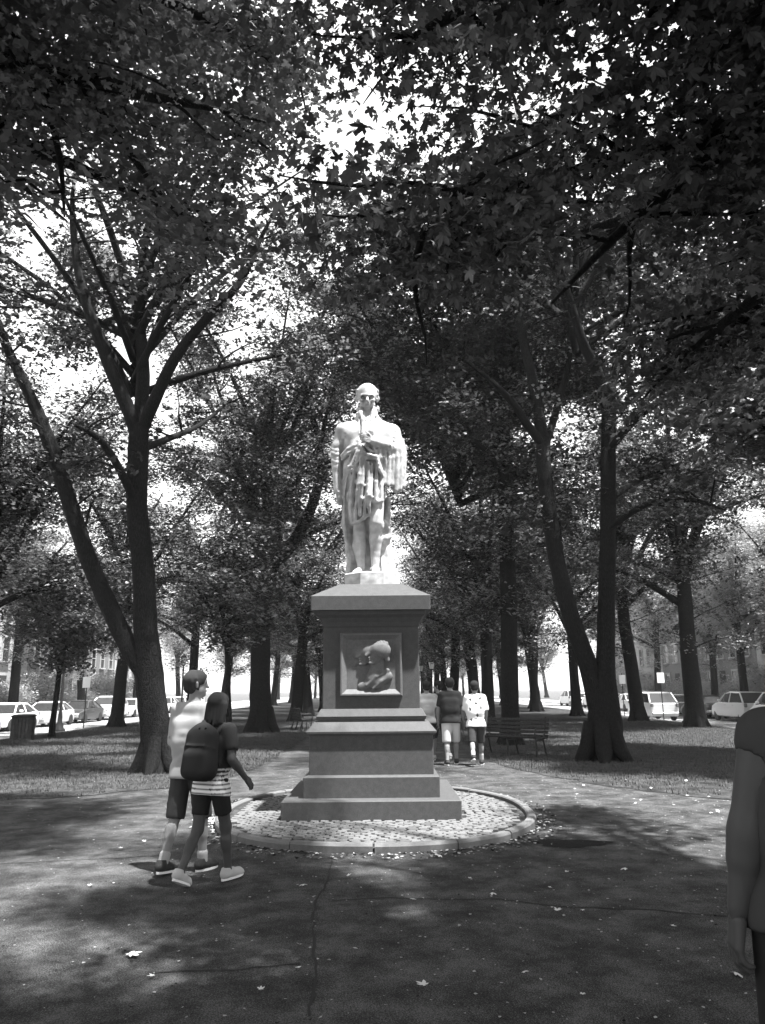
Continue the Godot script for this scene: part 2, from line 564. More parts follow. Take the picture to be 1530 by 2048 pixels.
func ground_and_roads() -> void:
	var g := sheet([[-500.0, 300.0], [500.0, 300.0], [500.0, -700.0], [-500.0, -700.0]], -0.5)
	structure("ground", g, M.ground, "flat earth stretching away under the city blocks")
	structure("path", sheet([[-13.4, 30.0], [13.8, 30.0], [13.8, -230.0], [-13.4, -230.0]], 0.0, 0.2), M.asphalt, "speckled dark asphalt path and plaza round the statue")
	for s in [-1, 1]:
		var side := "left" if s < 0 else "right"
		var x0 := -13.6 if s < 0 else 14.0
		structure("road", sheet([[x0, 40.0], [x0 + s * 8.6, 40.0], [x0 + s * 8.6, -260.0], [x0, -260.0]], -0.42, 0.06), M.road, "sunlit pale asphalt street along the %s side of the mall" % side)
		var kb := structure("kerb", MB.new(), M.kerb, "granite kerb between the %s street and the grass mall" % side) if false else Node3D.new()
		kb.name = numbered("street_kerb")
		add_child(kb)
		tag(kb, "granite kerb between the %s street and the mall" % side, "", "", "structure")
		var st := MB.new(); st.box(Vector3.ZERO, Vector3(0.2, 0.46, 1.97), 0.012)
		var stm := st.mesh()
		for k in 55:
			piece("kerb_stone", k, stm, M.kerb, Transform3D(Basis(), Vector3(x0 - s * 0.1, -0.22, -14.0 - k * 2.0)), kb)
		structure("sidewalk", sheet([[x0 + s * 8.6, 40.0], [x0 + s * 12.6, 40.0], [x0 + s * 12.6, -260.0], [x0 + s * 8.6, -260.0]], -0.3, 0.2), M.walk, "pale concrete sidewalk before the houses on the %s" % side)
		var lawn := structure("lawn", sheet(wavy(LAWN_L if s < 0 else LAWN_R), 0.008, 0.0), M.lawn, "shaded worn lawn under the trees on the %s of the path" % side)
		# grass blades, thinning out far away
		var tuft := MB.new()
		for k in 9:
			var an := rnd(0, TAU); var p := Vector3(rnd(-0.05, 0.05), 0, rnd(-0.05, 0.05)); var hgt := rnd(0.03, 0.075)
			var lean := Vector3(cos(an), 0, sin(an)) * rnd(0.01, 0.05); var w := Vector3(-sin(an), 0, cos(an)) * 0.004
			tuft.tri(p - w, p + w, p + lean + Vector3.UP * hgt)
		var xs := []
		while xs.size() < 17000:
			var z := -9.5 - 32.0 * pow(rng.randf(), 1.5)
			var x := rnd(-13.2, -2.7) if s < 0 else rnd(2.4, 13.6)
			if absf(x) > 2.0 - z * 0.52: continue
			if not inside(LAWN_L if s < 0 else LAWN_R, x, z): continue
			# bare earth where feet cut the corner
			var edge := clampf((-z - 12.5) / 4.0, 0.0, 1.0)
			if rng.randf() > 0.25 + 0.75 * edge: continue
			var sc := rnd(0.7, 1.3) * (1.0 + (-z - 10.0) * 0.012)
			xs.append(Transform3D(Basis(Vector3.UP, rnd(0, TAU)).scaled(Vector3(sc, sc * 0.8, sc)), Vector3(x, 0.006, z)))
		multi("grass", tuft.mesh(), M.grass, xs, lawn)
	# crumbs of leaves and bark lying on the asphalt
	var crumb := MB.new()
	crumb.poly([Vector3(-0.5, 0.1, 0.1), Vector3(-0.1, 0.0, 0.4), Vector3(0.5, 0.12, 0.15), Vector3(0.35, 0.05, -0.3), Vector3(-0.2, 0.15, -0.4)])
	var bits := [[], []]
	while bits[0].size() < 3600:
		var x := rnd(-7.5, 6.5); var z := -3.2 - 15.0 * rng.randf()
		if rng.randf() > 0.35 + 0.65 * clampf((x + 3.0) / 5.0, 0.0, 1.0): continue
		var p := Vector3(x, 0.006, z)
		if absf(x + 0.12) < 2.1 and absf(z - BED.z) < 2.6 and pow(absf(x + 0.12) / 2.1, 2.25) + pow(absf(z - BED.z) / 2.6, 2.25) < 1.0: continue
		bits[0 if bits[1].size() > 1500 or rng.randf() < 0.7 else 1].append(Transform3D(Basis(Vector3.UP, rnd(0, TAU)) * Basis(Vector3.RIGHT, rnd(-0.3, 0.3)) * rnd(0.008, 0.026), p))
	for k in 1500:
		var p := ring_at(rnd(0, TAU), 0.02 + 0.3 * pow(rng.randf(), 2.0))
		bits[k % 2].append(Transform3D(Basis(Vector3.UP, rnd(0, TAU)) * Basis(Vector3.RIGHT, rnd(-0.4, 0.4)) * rnd(0.015, 0.05), p + Vector3.UP * 0.008))
	multi("leaf_crumbs", crumb.mesh(), M.crumb, bits[0], get_node("path"))
	multi("bark_crumbs", crumb.mesh(), M.bark, bits[1], get_node("path"))
	# cracks in the asphalt
	var path := get_node("path")
	for L in [[[-5.6, -7.9], [-4.2, -7.95], [-3.1, -8.2], [-1.95, -8.45]], [[0.42, -6.62], [0.9, -6.62], [1.3, -6.4], [1.9, -6.3], [2.6, -6.05]], [[-0.53, -8.2], [-0.5, -7.4], [-0.55, -6.5], [-0.5, -5.8], [-0.42, -5.1], [-0.4, -4.3]], [[-1.4, -5.05], [-0.9, -5.1], [-0.45, -5.2]], [[0.42, -6.62], [0.0, -6.7], [-0.5, -6.6]]]:
		var mb := MB.new()
		var pts := []
		for k in L.size() - 1:
			for j in 7:
				var t := j / 7.0
				pts.append(Vector3(lerpf(L[k][0], L[k + 1][0], t) + rnd(-0.012, 0.012), 0.004, lerpf(L[k][1], L[k + 1][1], t) + rnd(-0.012, 0.012)))
		for k in pts.size() - 1:
			var d: Vector3 = (pts[k + 1] - pts[k]).normalized(); var w := Vector3(d.z, 0, -d.x) * rnd(0.005, 0.012)
			mb.quad(pts[k] + w, pts[k + 1] + w, pts[k + 1] - w, pts[k] - w) if (pts[k + 1] - pts[k]).cross(-w).y > 0 else mb.quad(pts[k] - w, pts[k + 1] - w, pts[k + 1] + w, pts[k] + w)
		put("crack", mb.mesh(), M.crack, path)
	# flat dark patch with a wavy rim, laid beside the kerb ring
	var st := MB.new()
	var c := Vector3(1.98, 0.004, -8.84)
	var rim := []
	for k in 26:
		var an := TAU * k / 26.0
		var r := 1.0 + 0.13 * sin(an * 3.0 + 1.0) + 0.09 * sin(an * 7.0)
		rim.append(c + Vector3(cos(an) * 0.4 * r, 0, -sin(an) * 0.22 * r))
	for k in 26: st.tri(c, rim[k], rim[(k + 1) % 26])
	tag(put("dark_patch", st.mesh(), M.patch_dark, path), "dark rounded patch on the asphalt right of the ring kerb")

# the rounded bed round the pedestal: a ring of granite kerb stones and a field of setts
const BED := Vector3(-0.12, 0, -10.95)
func ring_at(an: float, grow: float) -> Vector3:
	var e := 2.0 / 2.25
	var cx := signf(cos(an)) * pow(absf(cos(an)), e); var cz := signf(sin(an)) * pow(absf(sin(an)), e)
	return BED + Vector3(cx * (2.05 + grow), 0, cz * (2.55 + grow))

func kerb_ring() -> void:
	var ring := thing("kerb_ring", "rounded ring of pale granite kerb stones round the statue bed", "kerb")
	var n := 16
	for k in n:
		var mb := MB.new()
		var rings := []
		for j in 9:
			var an := TAU * (k + 0.06 / 9.0 + j / 8.0 * 0.986) / n
			var o := ring_at(an, 0.0); var i := ring_at(an, -0.115)
			var h := 0.088 + 0.005 * sin(k * 2.1)
			var outw := (o - i).normalized()
			rings.append([o + Vector3(0, -0.03, 0), o + Vector3(0, h - 0.025, 0), o - outw * 0.025 + Vector3(0, h, 0), i + outw * 0.015 + Vector3(0, h, 0), i + Vector3(0, h - 0.015, 0), i + Vector3(0, -0.03, 0)])
		mb.skin(rings, true, false)
		put("kerb_stone", mb.mesh(), M.kerb, ring)
	var bed_pts := []
	for k in 64:
		var p := ring_at(TAU * k / 64.0, -0.11)
		bed_pts.append([p.x, p.z])
	var bed := structure("cobbled_bed", sheet(bed_pts, 0.03, 0.0), M.joint, "sanded bed of granite cobbles inside the kerb ring")
	var kinds := []
	for k in 6:
		var mb := MB.new()
		var w := rnd(0.10, 0.122); var d := rnd(0.068, 0.08)
		mb.box(Vector3(0, 0, 0), Vector3(w, 0.07, d), 0.007, Basis(Vector3.FORWARD, rnd(-0.03, 0.03)))
		kinds.append(mb.mesh())
	var spots := []
	var row := 0
	var z := BED.z + 2.4
	while z > BED.z - 2.5:
		var x := BED.x - 2.1 + (0.08 if row % 2 else 0.0)
		while x < BED.x + 2.1:
			var q := Vector3(x, 0, z)
			var u := absf(x - BED.x) / 1.83; var w := absf(z - BED.z) / 2.33
			if pow(u, 2.25) + pow(w, 2.25) < 1.0 and not (absf(x + 0.17) < 1.16 and absf(z + 11.17) < 1.13):
				spots.append(q)
			x += rnd(0.122, 0.134)
		z -= 0.086
		row += 1
	spots.sort_custom(func(a, b): return a.length_squared() < b.length_squared())
	var rest := []
	for k in spots.size():
		var tilt := Basis.from_euler(Vector3(rnd(-0.07, 0.07), rnd(-0.1, 0.1), rnd(-0.07, 0.07)))
		var xf := Transform3D(tilt, spots[k] + Vector3(rnd(-0.008, 0.008), 0.028 + rnd(-0.004, 0.005), rnd(-0.006, 0.006)))
		if k < 300: piece("cobble", k, kinds[rng.randi() % 6], M.cobble if rng.randf() < 0.7 else M.cobble_dark, xf, bed)
		else: rest.append(xf)
	multi("cobble_field", kinds[0], M.cobble, rest, bed)

func course(p: Node, called: String, pr: Array) -> void:
	var mb := MB.new(); mb.courses(pr, Vector3.ZERO, 0.01)
	put(called, mb.mesh(), M.granite, p)

func pedestal() -> void:
	var p := thing("statue_pedestal", "tall stepped grey granite pedestal with a square portrait panel", "pedestal", Vector3(-0.17, 0, -11.17))
	course(p, "base_step", [[1.11, 0.0], [1.11, 0.272], [1.098, 0.285]])
	course(p, "second_step", [[0.865, 0.286], [0.865, 0.53], [0.853, 0.542], [0.81, 0.556]])
	course(p, "dado_block", [[0.797, 0.557], [0.797, 1.035], [0.812, 1.05], [0.84, 1.065], [0.842, 1.09], [0.745, 1.205]])
	course(p, "moulded_course", [[0.70, 1.206], [0.70, 1.228], [0.715, 1.236], [0.722, 1.275], [0.716, 1.285], [0.665, 1.37]])
	course(p, "shaft", [[0.645, 1.371], [0.640, 2.43], [0.652, 2.45], [0.662, 2.50], [0.69, 2.56], [0.735, 2.60], [0.74, 2.655]])
	course(p, "cap_stone", [[0.80, 2.656], [0.80, 2.842], [0.79, 2.852], [0.44, 3.045]])
	# sunk square panel with a bevelled frame and three profile heads in relief
	var panel := Node3D.new(); panel.name = "portrait_panel"; p.add_child(panel)
	panel.position = Vector3(0.0, 1.945, 0.643)
	var fr := MB.new()
	var O := 0.415; var I := 0.325
	for k in 4:
		var b := Basis(Vector3.BACK, k * PI / 2)
		var q := [Vector3(-O, -O, 0), Vector3(O, -O, 0), Vector3(O - 0.012, -O + 0.012, 0.05), Vector3(-O + 0.012, -O + 0.012, 0.05), Vector3(O - 0.03, -O + 0.03, 0.05), Vector3(-O + 0.03, -O + 0.03, 0.05), Vector3(I, -I, 0.004), Vector3(-I, -I, 0.004)]
		for j in 8: q[j] = b * q[j]
		fr.quad(q[0], q[1], q[2], q[3]); fr.quad(q[3], q[2], q[4], q[5]); fr.quad(q[5], q[4], q[6], q[7])
	put("panel_frame", fr.mesh(), M.panel, panel)
	var bk := MB.new(); bk.box(Vector3(0, 0, -0.01), Vector3(I * 2 + 0.04, I * 2 + 0.04, 0.028))
	put("panel_field", bk.mesh(), M.panel, panel)
	var s := SDF.new()
	var head := func(x: float, y: float, z: float, g: float) -> void:
		var q := func(a: float, b: float, c := 0.0) -> Vector3: return Vector3(x + a * g, y + b * g, z + c)
		s.cap(q.call(0.04, 0.045), q.call(-0.005, 0.055), 0.098 * g, 0.09 * g, 0.015)
		s.cap(q.call(-0.05, 0.03), q.call(-0.045, -0.06), 0.05 * g, 0.038 * g, 0.02)
		s.cap(q.call(-0.08, 0.085), q.call(-0.1, 0.045), 0.024 * g, 0.021 * g, 0.006)
		s.cap(q.call(-0.092, 0.035), q.call(-0.158, -0.012), 0.013 * g, 0.018 * g, 0.004)
		s.cap(q.call(-0.085, -0.038), q.call(-0.124, -0.041), 0.013 * g, 0.011 * g, 0.003)
		s.cap(q.call(-0.08, -0.064), q.call(-0.118, -0.066), 0.012 * g, 0.011 * g, 0.003)
		s.cap(q.call(-0.065, -0.1), q.call(-0.112, -0.102), 0.024 * g, 0.018 * g, 0.005)
		s.cap(q.call(-0.01, -0.055), q.call(-0.07, -0.095), 0.028 * g, 0.022 * g, 0.012)
		s.cap(q.call(0.02, -0.02, 0.05 * g), q.call(0.025, 0.01, 0.05 * g), 0.022 * g, 0.02 * g, 0.004)
		for k in 7:
			var a := 0.5 + k * 0.36
			s.cap(q.call(0.03 + cos(a) * 0.055, 0.05 + sin(a) * 0.055, 0.06 * g), q.call(0.035 + cos(a + 0.5) * 0.1, 0.045 + sin(a + 0.5) * 0.1, 0.02 * g), 0.018 * g, 0.022 * g, 0.006)
		s.cap(q.call(0.07, 0.0), q.call(0.1, -0.07), 0.04 * g, 0.026 * g, 0.012)
	head.call(0.085, 0.075, 0.10, 0.86)
	head.call(-0.02, 0.06, 0.03, 0.82)
	head.call(-0.11, 0.045, -0.02, 0.78)
	s.chain([[Vector3(0.07, 0.02, 0.03), 0.07], [Vector3(0.06, -0.08, 0.02), 0.072], [Vector3(0.03, -0.17, 0.0), 0.085]], 0.02)
	s.chain([[Vector3(0.16, -0.15, 0.0), 0.06], [Vector3(0.04, -0.21, 0.0), 0.065], [Vector3(-0.1, -0.25, -0.01), 0.04]], 0.02)
	s.chain([[Vector3(0.17, -0.09, 0.03), 0.022], [Vector3(0.05, -0.15, 0.075), 0.02], [Vector3(-0.04, -0.24, 0.055), 0.016]], 0.006)
	s.chain([[Vector3(0.19, -0.14, 0.03), 0.018], [Vector3(0.1, -0.2, 0.065), 0.018], [Vector3(0.02, -0.27, 0.05), 0.014]], 0.006)
	var mb := s.net(0.0075)
	mb.shaped(Transform3D(Basis().scaled(Vector3(1.3, 1.28, 0.6)), Vector3(0.0, 0.03, 0.012)))
	put("profile_heads", mb.mesh(), M.panel, panel)

# ---------------------------------------------------------------- the statue: shape points measured over its front, depth towards the viewer
const SO := Vector3(-0.17, 3.19, -11.17)
func S(x: float, y: float, dz := 0.0) -> Vector3:
	return at(600.0 + x / 4.55, 740.0 + y / 4.55, SO.z + dz) - SO
func R(r: float) -> float:
	return r * 0.00164

func sch(s: SDF, pts: Array, k := 0.03, sub := 0) -> void:
	var q := []
	for p in pts: q.append([S(p[0], p[1], p[2]), R(p[3])])
	s.chain(q, k, sub)

func statue() -> void:
	var t := thing("statue", "white stone statue of a standing man in a draped cloak, on the tall pedestal", "statue", SO)
	var pl := MB.new()
	var rings := []
	for q in [[0.0, -0.15], [0.0, 0.03], [-0.02, 0.05]]:
		var ring := []
		for k in 8:
			var an := TAU * (k + 0.5) / 8.0
			var rx: float = 0.435 + q[0]; var rz: float = 0.40 + q[0]
			ring.append(Vector3(cos(an) * rx * 0.98 + 0.015, q[1], -sin(an) * rz))
		rings.append(ring)
	pl.skin(rings, true, false)
	put("plinth", pl.mesh(), M.marble, t)
	var s := SDF.new()
	# trunk of the body under the coat
	sch(s, [[520, 585, 0.0, 112], [720, 585, 0.0, 112]], 0.06)
	sch(s, [[415, 562, -0.02, 70], [612, 500, -0.02, 76], [810, 562, -0.02, 74]], 0.07)
	sch(s, [[565, 440, -0.02, 62], [660, 440, -0.02, 62]], 0.09)
	sch(s, [[612, 330, -0.01, 58], [612, 440, -0.01, 66]], 0.04)
	sch(s, [[530, 730, 0.04, 122], [700, 730, 0.04, 122]], 0.08)
	sch(s, [[500, 890, 0.0, 116], [680, 890, 0.02, 118]], 0.08)
	# cloak falling on the left side to the ground
	sch(s, [[455, 820, -0.04, 76], [440, 1100, -0.06, 66], [440, 1400, -0.09, 58], [470, 1650, -0.12, 50], [480, 1850, -0.14, 56]], 0.05)
	sch(s, [[520, 900, -0.08, 90], [560, 1400, -0.14, 80], [600, 1850, -0.16, 70]], 0.06)
	sch(s, [[420, 1100, 0.0, 40], [430, 1400, -0.03, 30], [455, 1700, -0.05, 26], [440, 1840, -0.04, 26]], 0.03)
	# skirts of the coat
	sch(s, [[500, 900, 0.04, 92], [480, 1150, 0.06, 80], [490, 1350, 0.04, 62]], 0.05)
	sch(s, [[590, 900, 0.08, 92], [575, 1120, 0.1, 78], [570, 1300, 0.08, 56]], 0.04)
	sch(s, [[690, 880, 0.06, 88], [700, 1150, 0.09, 72]], 0.04)
	# legs
	sch(s, [[540, 1250, 0.06, 66], [545, 1480, 0.04, 56]], 0.03)
	sch(s, [[545, 1480, 0.03, 54], [540, 1600, 0.0, 58], [560, 1790, 0.0, 36]], 0.03)
	sch(s, [[560, 1815, -0.02, 34], [520, 1838, 0.14, 28], [495, 1846, 0.2, 22]], 0.02)
	sch(s, [[695, 1150, 0.1, 72], [695, 1395, 0.14, 60]], 0.03)
	sch(s, [[693, 1420, 0.12, 54], [690, 1540, 0.06, 60], [686, 1680, 0.05, 42], [684, 1780, 0.06, 36]], 0.02)
	sch(s, [[684, 1808, 0.02, 38], [692, 1838, 0.2, 34], [698, 1846, 0.28, 26]], 0.02)
	for q in [[1405, 64], [1432, 62]]:
		sch(s, [[655, q[0], 0.13, q[1] * 0.5], [735, q[0] - 4, 0.13, q[1] * 0.5]], 0.012)
	# shoe edges, buckle flap
	sch(s, [[640, 1810, 0.12, 10], [690, 1795, 0.17, 12], [725, 1812, 0.12, 10]], 0.01)
	# the stump and bundle behind the right leg
	sch(s, [[800, 1180, -0.1, 26], [790, 1320, -0.1, 34], [775, 1480, -0.08, 44], [772, 1600, -0.1, 48], [785, 1750, -0.12, 62], [800, 1860, -0.12, 84]], 0.03)
	sch(s, [[770, 1535, -0.02, 40], [800, 1520, -0.05, 34]], 0.02)
	sch(s, [[765, 1380, 0.0, 22], [800, 1440, -0.02, 24], [805, 1500, -0.04, 22]], 0.015)
	sch(s, [[735, 1600, -0.06, 24], [745, 1720, -0.05, 24], [770, 1840, 0.0, 30]], 0.02)
	sch(s, [[800, 1640, -0.05, 24], [810, 1760, -0.05, 26], [830, 1850, -0.02, 30]], 0.02)
	# right arm hanging, creased sleeve, cuff, hand
	sch(s, [[392, 555, -0.02, 74], [352, 700, -0.03, 58], [342, 780, -0.03, 56]], 0.05)
	sch(s, [[342, 780, -0.03, 56], [345, 900, 0.0, 52], [350, 1090, 0.03, 44]], 0.03)
	for q in [[720, 18], [752, 22], [790, 20], [822, 24], [858, 20], [905, 16], [990, 15]]:
		sch(s, [[302, q[0] + 6, 0.02, q[1]], [340, q[0] + q[1], 0.055, q[1]], [384, q[0] + 14, 0.03, q[1]]], 0.014)
	sch(s, [[318, 1100, 0.03, 15], [352, 1112, 0.08, 17], [384, 1100, 0.04, 15]], 0.012)
	sch(s, [[354, 1110, 0.03, 34], [362, 1165, 0.05, 30]], 0.02)
	for q in [[340, 1185, 0.07], [354, 1195, 0.08], [370, 1192, 0.08], [384, 1180, 0.06]]:
		sch(s, [[q[0], 1160, q[2] - 0.02, 11], [q[0] + 3, q[1] + 10, q[2], 10], [q[0] + 8, q[1] + 34, q[2] - 0.02, 8]], 0.006)
	# left arm bent across, hand on the breast
	sch(s, [[845, 570, -0.03, 74], [880, 690, -0.02, 62], [885, 760, 0.02, 58]], 0.05)
	sch(s, [[885, 740, 0.05, 56], [780, 690, 0.22, 48], [668, 655, 0.30, 38]], 0.04)
	sch(s, [[660, 650, 0.30, 36], [615, 622, 0.31, 34]], 0.02)
	for q in [[585, 12], [606, 13], [628, 13], [650, 12]]:
		sch(s, [[630, q[0] + 8, 0.345, q[1]], [590, q[0], 0.36, q[1]], [560, q[0] + 8, 0.34, q[1] - 2]], 0.006)
	sch(s, [[650, 610, 0.34, 13], [622, 580, 0.36, 12], [600, 560, 0.355, 10]], 0.006)
	# cloak over the left forearm: body of the drape, then its folds
	sch(s, [[760, 720, 0.12, 62], [770, 880, 0.1, 56], [790, 1010, 0.08, 44]], 0.04)
	sch(s, [[860, 720, 0.04, 76], [875, 900, 0.03, 60], [880, 1080, 0.02, 44]], 0.04)
	for q in [[720, 690, 0.27, 1000, 0.16, 20], [757, 680, 0.25, 1030, 0.17, 22], [795, 690, 0.2, 1050, 0.16, 22], [832, 690, 0.17, 1045, 0.13, 20], [868, 680, 0.15, 1095, 0.12, 22], [905, 680, 0.1, 1085, 0.08, 22], [935, 720, 0.04, 1060, 0.02, 20]]:
		sch(s, [[q[0], q[1], q[2], q[5] * 0.8], [q[0] + 12, q[1] + 110, q[2] - 0.01, q[5]], [q[0] + 10, q[3] - 120, q[4], q[5] * 1.05], [q[0] + 4, q[3], q[4], q[5]]], 0.01)
	sch(s, [[775, 640, 0.1, 26], [840, 608, 0.06, 28], [915, 650, 0.02, 32], [950, 760, 0.0, 24], [952, 880, 0.0, 18]], 0.025)
	sch(s, [[790, 665, 0.18, 12], [850, 640, 0.14, 13], [905, 690, 0.1, 14], [935, 800, 0.06, 13], [940, 880, 0.05, 10]], 0.012)
	# swags between the hand and the hip
	for q in [[0, 16], [34, 17], [70, 17], [108, 16]]:
		sch(s, [[668 + q[0] * 0.3, 690 + q[0] * 0.5, 0.29 - q[0] * 0.0004, q[1] * 0.8], [702 + q[0] * 0.2, 790 + q[0], 0.27, q[1]], [750, 870 + q[0] * 0.9, 0.2, q[1] * 0.9]], 0.008)
	# hem of the bundle at the waist and its tassel
	sch(s, [[555, 690, 0.26, 20], [585, 760, 0.29, 18], [640, 775, 0.31, 17], [690, 790, 0.28, 18]], 0.015)
	sch(s, [[600, 690, 0.28, 17], [640, 735, 0.3, 15], [660, 745, 0.29, 12]], 0.012)
	sch(s, [[540, 650, 0.22, 22], [545, 760, 0.25, 20], [575, 800, 0.27, 18], [690, 805, 0.25, 16]], 0.015)
	# roll of cloth round the waist
	sch(s, [[385, 780, 0.1, 20], [440, 722, 0.17, 20], [500, 692, 0.21, 20], [548, 672, 0.23, 16]], 0.016)
	sch(s, [[388, 812, 0.1, 17], [440, 758, 0.18, 16], [510, 722, 0.22, 16], [550, 710, 0.24, 14]], 0.014)
	# folds of the cloak down the front
	for L in [
		[[545, 740, 0.24, 14], [505, 880, 0.22, 17], [478, 1060, 0.19, 18], [470, 1230, 0.15, 17], [476, 1390, 0.11, 15]],
		[[520, 740, 0.22, 13], [465, 880, 0.18, 17], [430, 1050, 0.12, 18], [412, 1250, 0.05, 18], [418, 1450, 0.0, 16], [440, 1700, -0.02, 15]],
		[[470, 770, 0.17, 13], [415, 900, 0.09, 16], [395, 1080, 0.02, 17], [395, 1280, -0.03, 15]],
		[[562, 760, 0.26, 14], [540, 950, 0.24, 17], [520, 1100, 0.22, 17], [505, 1250, 0.18, 16], [508, 1380, 0.13, 14]],
		[[590, 830, 0.25, 14], [575, 960, 0.24, 18], [560, 1040, 0.25, 20], [548, 1160, 0.22, 18], [545, 1320, 0.17, 16]],
		[[622, 840, 0.24, 14], [620, 1000, 0.23, 17], [610, 1120, 0.24, 18], [590, 1230, 0.2, 16], [585, 1350, 0.16, 14]],
		[[655, 850, 0.22, 12], [650, 1000, 0.21, 15], [640, 1130, 0.23, 17], [628, 1240, 0.2, 15], [635, 1310, 0.17, 14]],
		[[700, 860, 0.2, 14], [692, 1020, 0.21, 16], [690, 1180, 0.22, 17]],
		[[745, 900, 0.15, 14], [742, 1050, 0.17, 16], [742, 1190, 0.19, 16]],
		[[440, 880, 0.15, 12], [500, 930, 0.2, 15], [540, 900, 0.24, 13]],
		[[480, 960, 0.18, 10], [525, 1045, 0.23, 14], [600, 1050, 0.25, 14], [612, 1035, 0.24, 10]],
		[[530, 1195, 0.2, 12], [570, 1170, 0.24, 14], [630, 1140, 0.25, 14], [660, 1160, 0.22, 12]],
		[[655, 1190, 0.2, 13], [700, 1196, 0.22, 13], [750, 1195, 0.18, 12]],
		[[475, 1395, 0.1, 12], [540, 1378, 0.15, 13], [590, 1335, 0.17, 13], [650, 1310, 0.17, 11]]]:
		var L2 := []
		for e in L: L2.append([e[0], e[1], e[2] + 0.025, e[3] * 1.1])
		sch(s, L2, 0.014)
	# grooves between them
	for L in [
		[[600, 830, 0.3, 9], [598, 1020, 0.29, 13], [585, 1150, 0.29, 13], [565, 1300, 0.25, 12]],
		[[525, 800, 0.29, 8], [494, 1000, 0.26, 13], [488, 1250, 0.22, 14]],
		[[450, 900, 0.2, 9], [425, 1150, 0.13, 13], [440, 1400, 0.05, 16], [455, 1650, 0.02, 14]],
		[[676, 900, 0.28, 8], [668, 1050, 0.28, 12], [664, 1190, 0.28, 12]],
		[[738, 700, 0.32, 7], [745, 860, 0.28, 11], [745, 1000, 0.25, 11]],
		[[776, 700, 0.29, 7], [790, 860, 0.25, 11], [785, 1050, 0.24, 12]],
		[[814, 700, 0.26, 7], [825, 860, 0.22, 11], [815, 1050, 0.21, 12]],
		[[850, 700, 0.22, 7], [862, 860, 0.19, 11], [852, 1080, 0.18, 12]],
		[[610, 1420, 0.14, 20], [615, 1600, 0.1, 24], [620, 1790, 0.1, 16]]]:
		var L3 := []
		for e in L: L3.append([e[0], e[1], e[2] + 0.005, e[3] * 1.25])
		sch(s, L3, 0.012, 1)
	# open breast with ruffles, lapels and the high collar
	sch(s, [[610, 455, 0.11, 24], [606, 560, 0.19, 24]], 0.02)
	sch(s, [[612, 372, 0.12, 26], [610, 420, 0.15, 20]], 0.02, 1)
	var yy := 462.0
	for k in 4:
		var o := 6.0 if k % 2 else -6.0
		sch(s, [[588 + o, yy + 5, 0.165 + k * 0.012, 10], [606 + o, yy - 4, 0.18 + k * 0.012, 11], [628 + o, yy + 4, 0.165 + k * 0.012, 10]], 0.012)
		yy += 25.0
	sch(s, [[558, 352, 0.06, 24], [556, 400, 0.10, 32], [574, 460, 0.16, 26], [574, 580, 0.21, 22]], 0.014)
	sch(s, [[670, 352, 0.06, 24], [676, 400, 0.10, 32], [656, 460, 0.16, 26], [648, 560, 0.21, 22]], 0.014)
	sch(s, [[490, 585, 0.045, 88], [750, 585, 0.045, 88]], 0.08)
	sch(s, [[500, 640, 0.05, 96], [720, 640, 0.05, 96]], 0.09)
	# open edges of the coat and a seam over the shoulder
	sch(s, [[538, 420, 0.12, 9], [540, 520, 0.19, 10], [536, 640, 0.215, 10]], 0.01)
	sch(s, [[694, 420, 0.12, 9], [690, 520, 0.19, 10], [694, 610, 0.215, 10]], 0.01)
	sch(s, [[548, 430, 0.15, 7], [552, 530, 0.215, 8], [548, 640, 0.235, 8]], 0.008, 1)
	sch(s, [[684, 430, 0.15, 7], [678, 530, 0.215, 8], [682, 600, 0.235, 8]], 0.008, 1)
	for q in [[430, 700, 500, 672], [420, 660, 500, 640]]:
		sch(s, [[q[0], q[1], 0.11, 8], [q[2], q[3], 0.175, 6]], 0.02)
	sch(s, [[540, 360, -0.06, 26], [612, 352, -0.1, 30], [700, 360, -0.06, 26]], 0.03)
	# arm pits and the line between arm and body
	sch(s, [[400, 640, 0.1, 12], [388, 760, 0.06, 14], [384, 1000, 0.04, 10]], 0.02, 1)
	var mb := s.net(0.0145)
	# the head, on a finer grid
	var h := SDF.new()
	sch(h, [[612, 218, -0.03, 100], [612, 228, 0.0, 95]], 0.03)
	sch(h, [[612, 200, 0.045, 74], [612, 235, 0.05, 74]], 0.03)
	sch(h, [[612, 265, 0.06, 68], [612, 318, 0.065, 48]], 0.03)
	sch(h, [[612, 336, 0.085, 30], [614, 338, 0.10, 24]], 0.02)
	sch(h, [[565, 320, 0.03, 26], [590, 344, 0.06, 22]], 0.03)
	sch(h, [[660, 320, 0.03, 26], [634, 344, 0.06, 22]], 0.03)
	sch(h, [[565, 232, 0.135, 15], [602, 228, 0.16, 14]], 0.014)
	sch(h, [[622, 228, 0.16, 14], [660, 232, 0.135, 15]], 0.014)
	sch(h, [[570, 278, 0.115, 26], [582, 296, 0.12, 20]], 0.02)
	sch(h, [[656, 278, 0.115, 26], [644, 296, 0.12, 20]], 0.02)
	sch(h, [[580, 252, 0.13, 25], [584, 253, 0.13, 24]], 0.01, 1)
	sch(h, [[645, 252, 0.13, 25], [641, 253, 0.13, 24]], 0.01, 1)
	sch(h, [[580, 254, 0.105, 15], [584, 254, 0.105, 15]], 0.004)
	sch(h, [[642, 254, 0.105, 15], [646, 254, 0.105, 15]], 0.004)
	sch(h, [[612, 236, 0.15, 10], [613, 276, 0.185, 13], [613, 288, 0.185, 13]], 0.012)
	sch(h, [[600, 289, 0.165, 9], [626, 289, 0.165, 9]], 0.008)
	sch(h, [[592, 306, 0.145, 8], [612, 304, 0.16, 9], [634, 306, 0.145, 8]], 0.006)
	sch(h, [[596, 320, 0.143, 8], [612, 322, 0.155, 9], [630, 320, 0.143, 8]], 0.006)
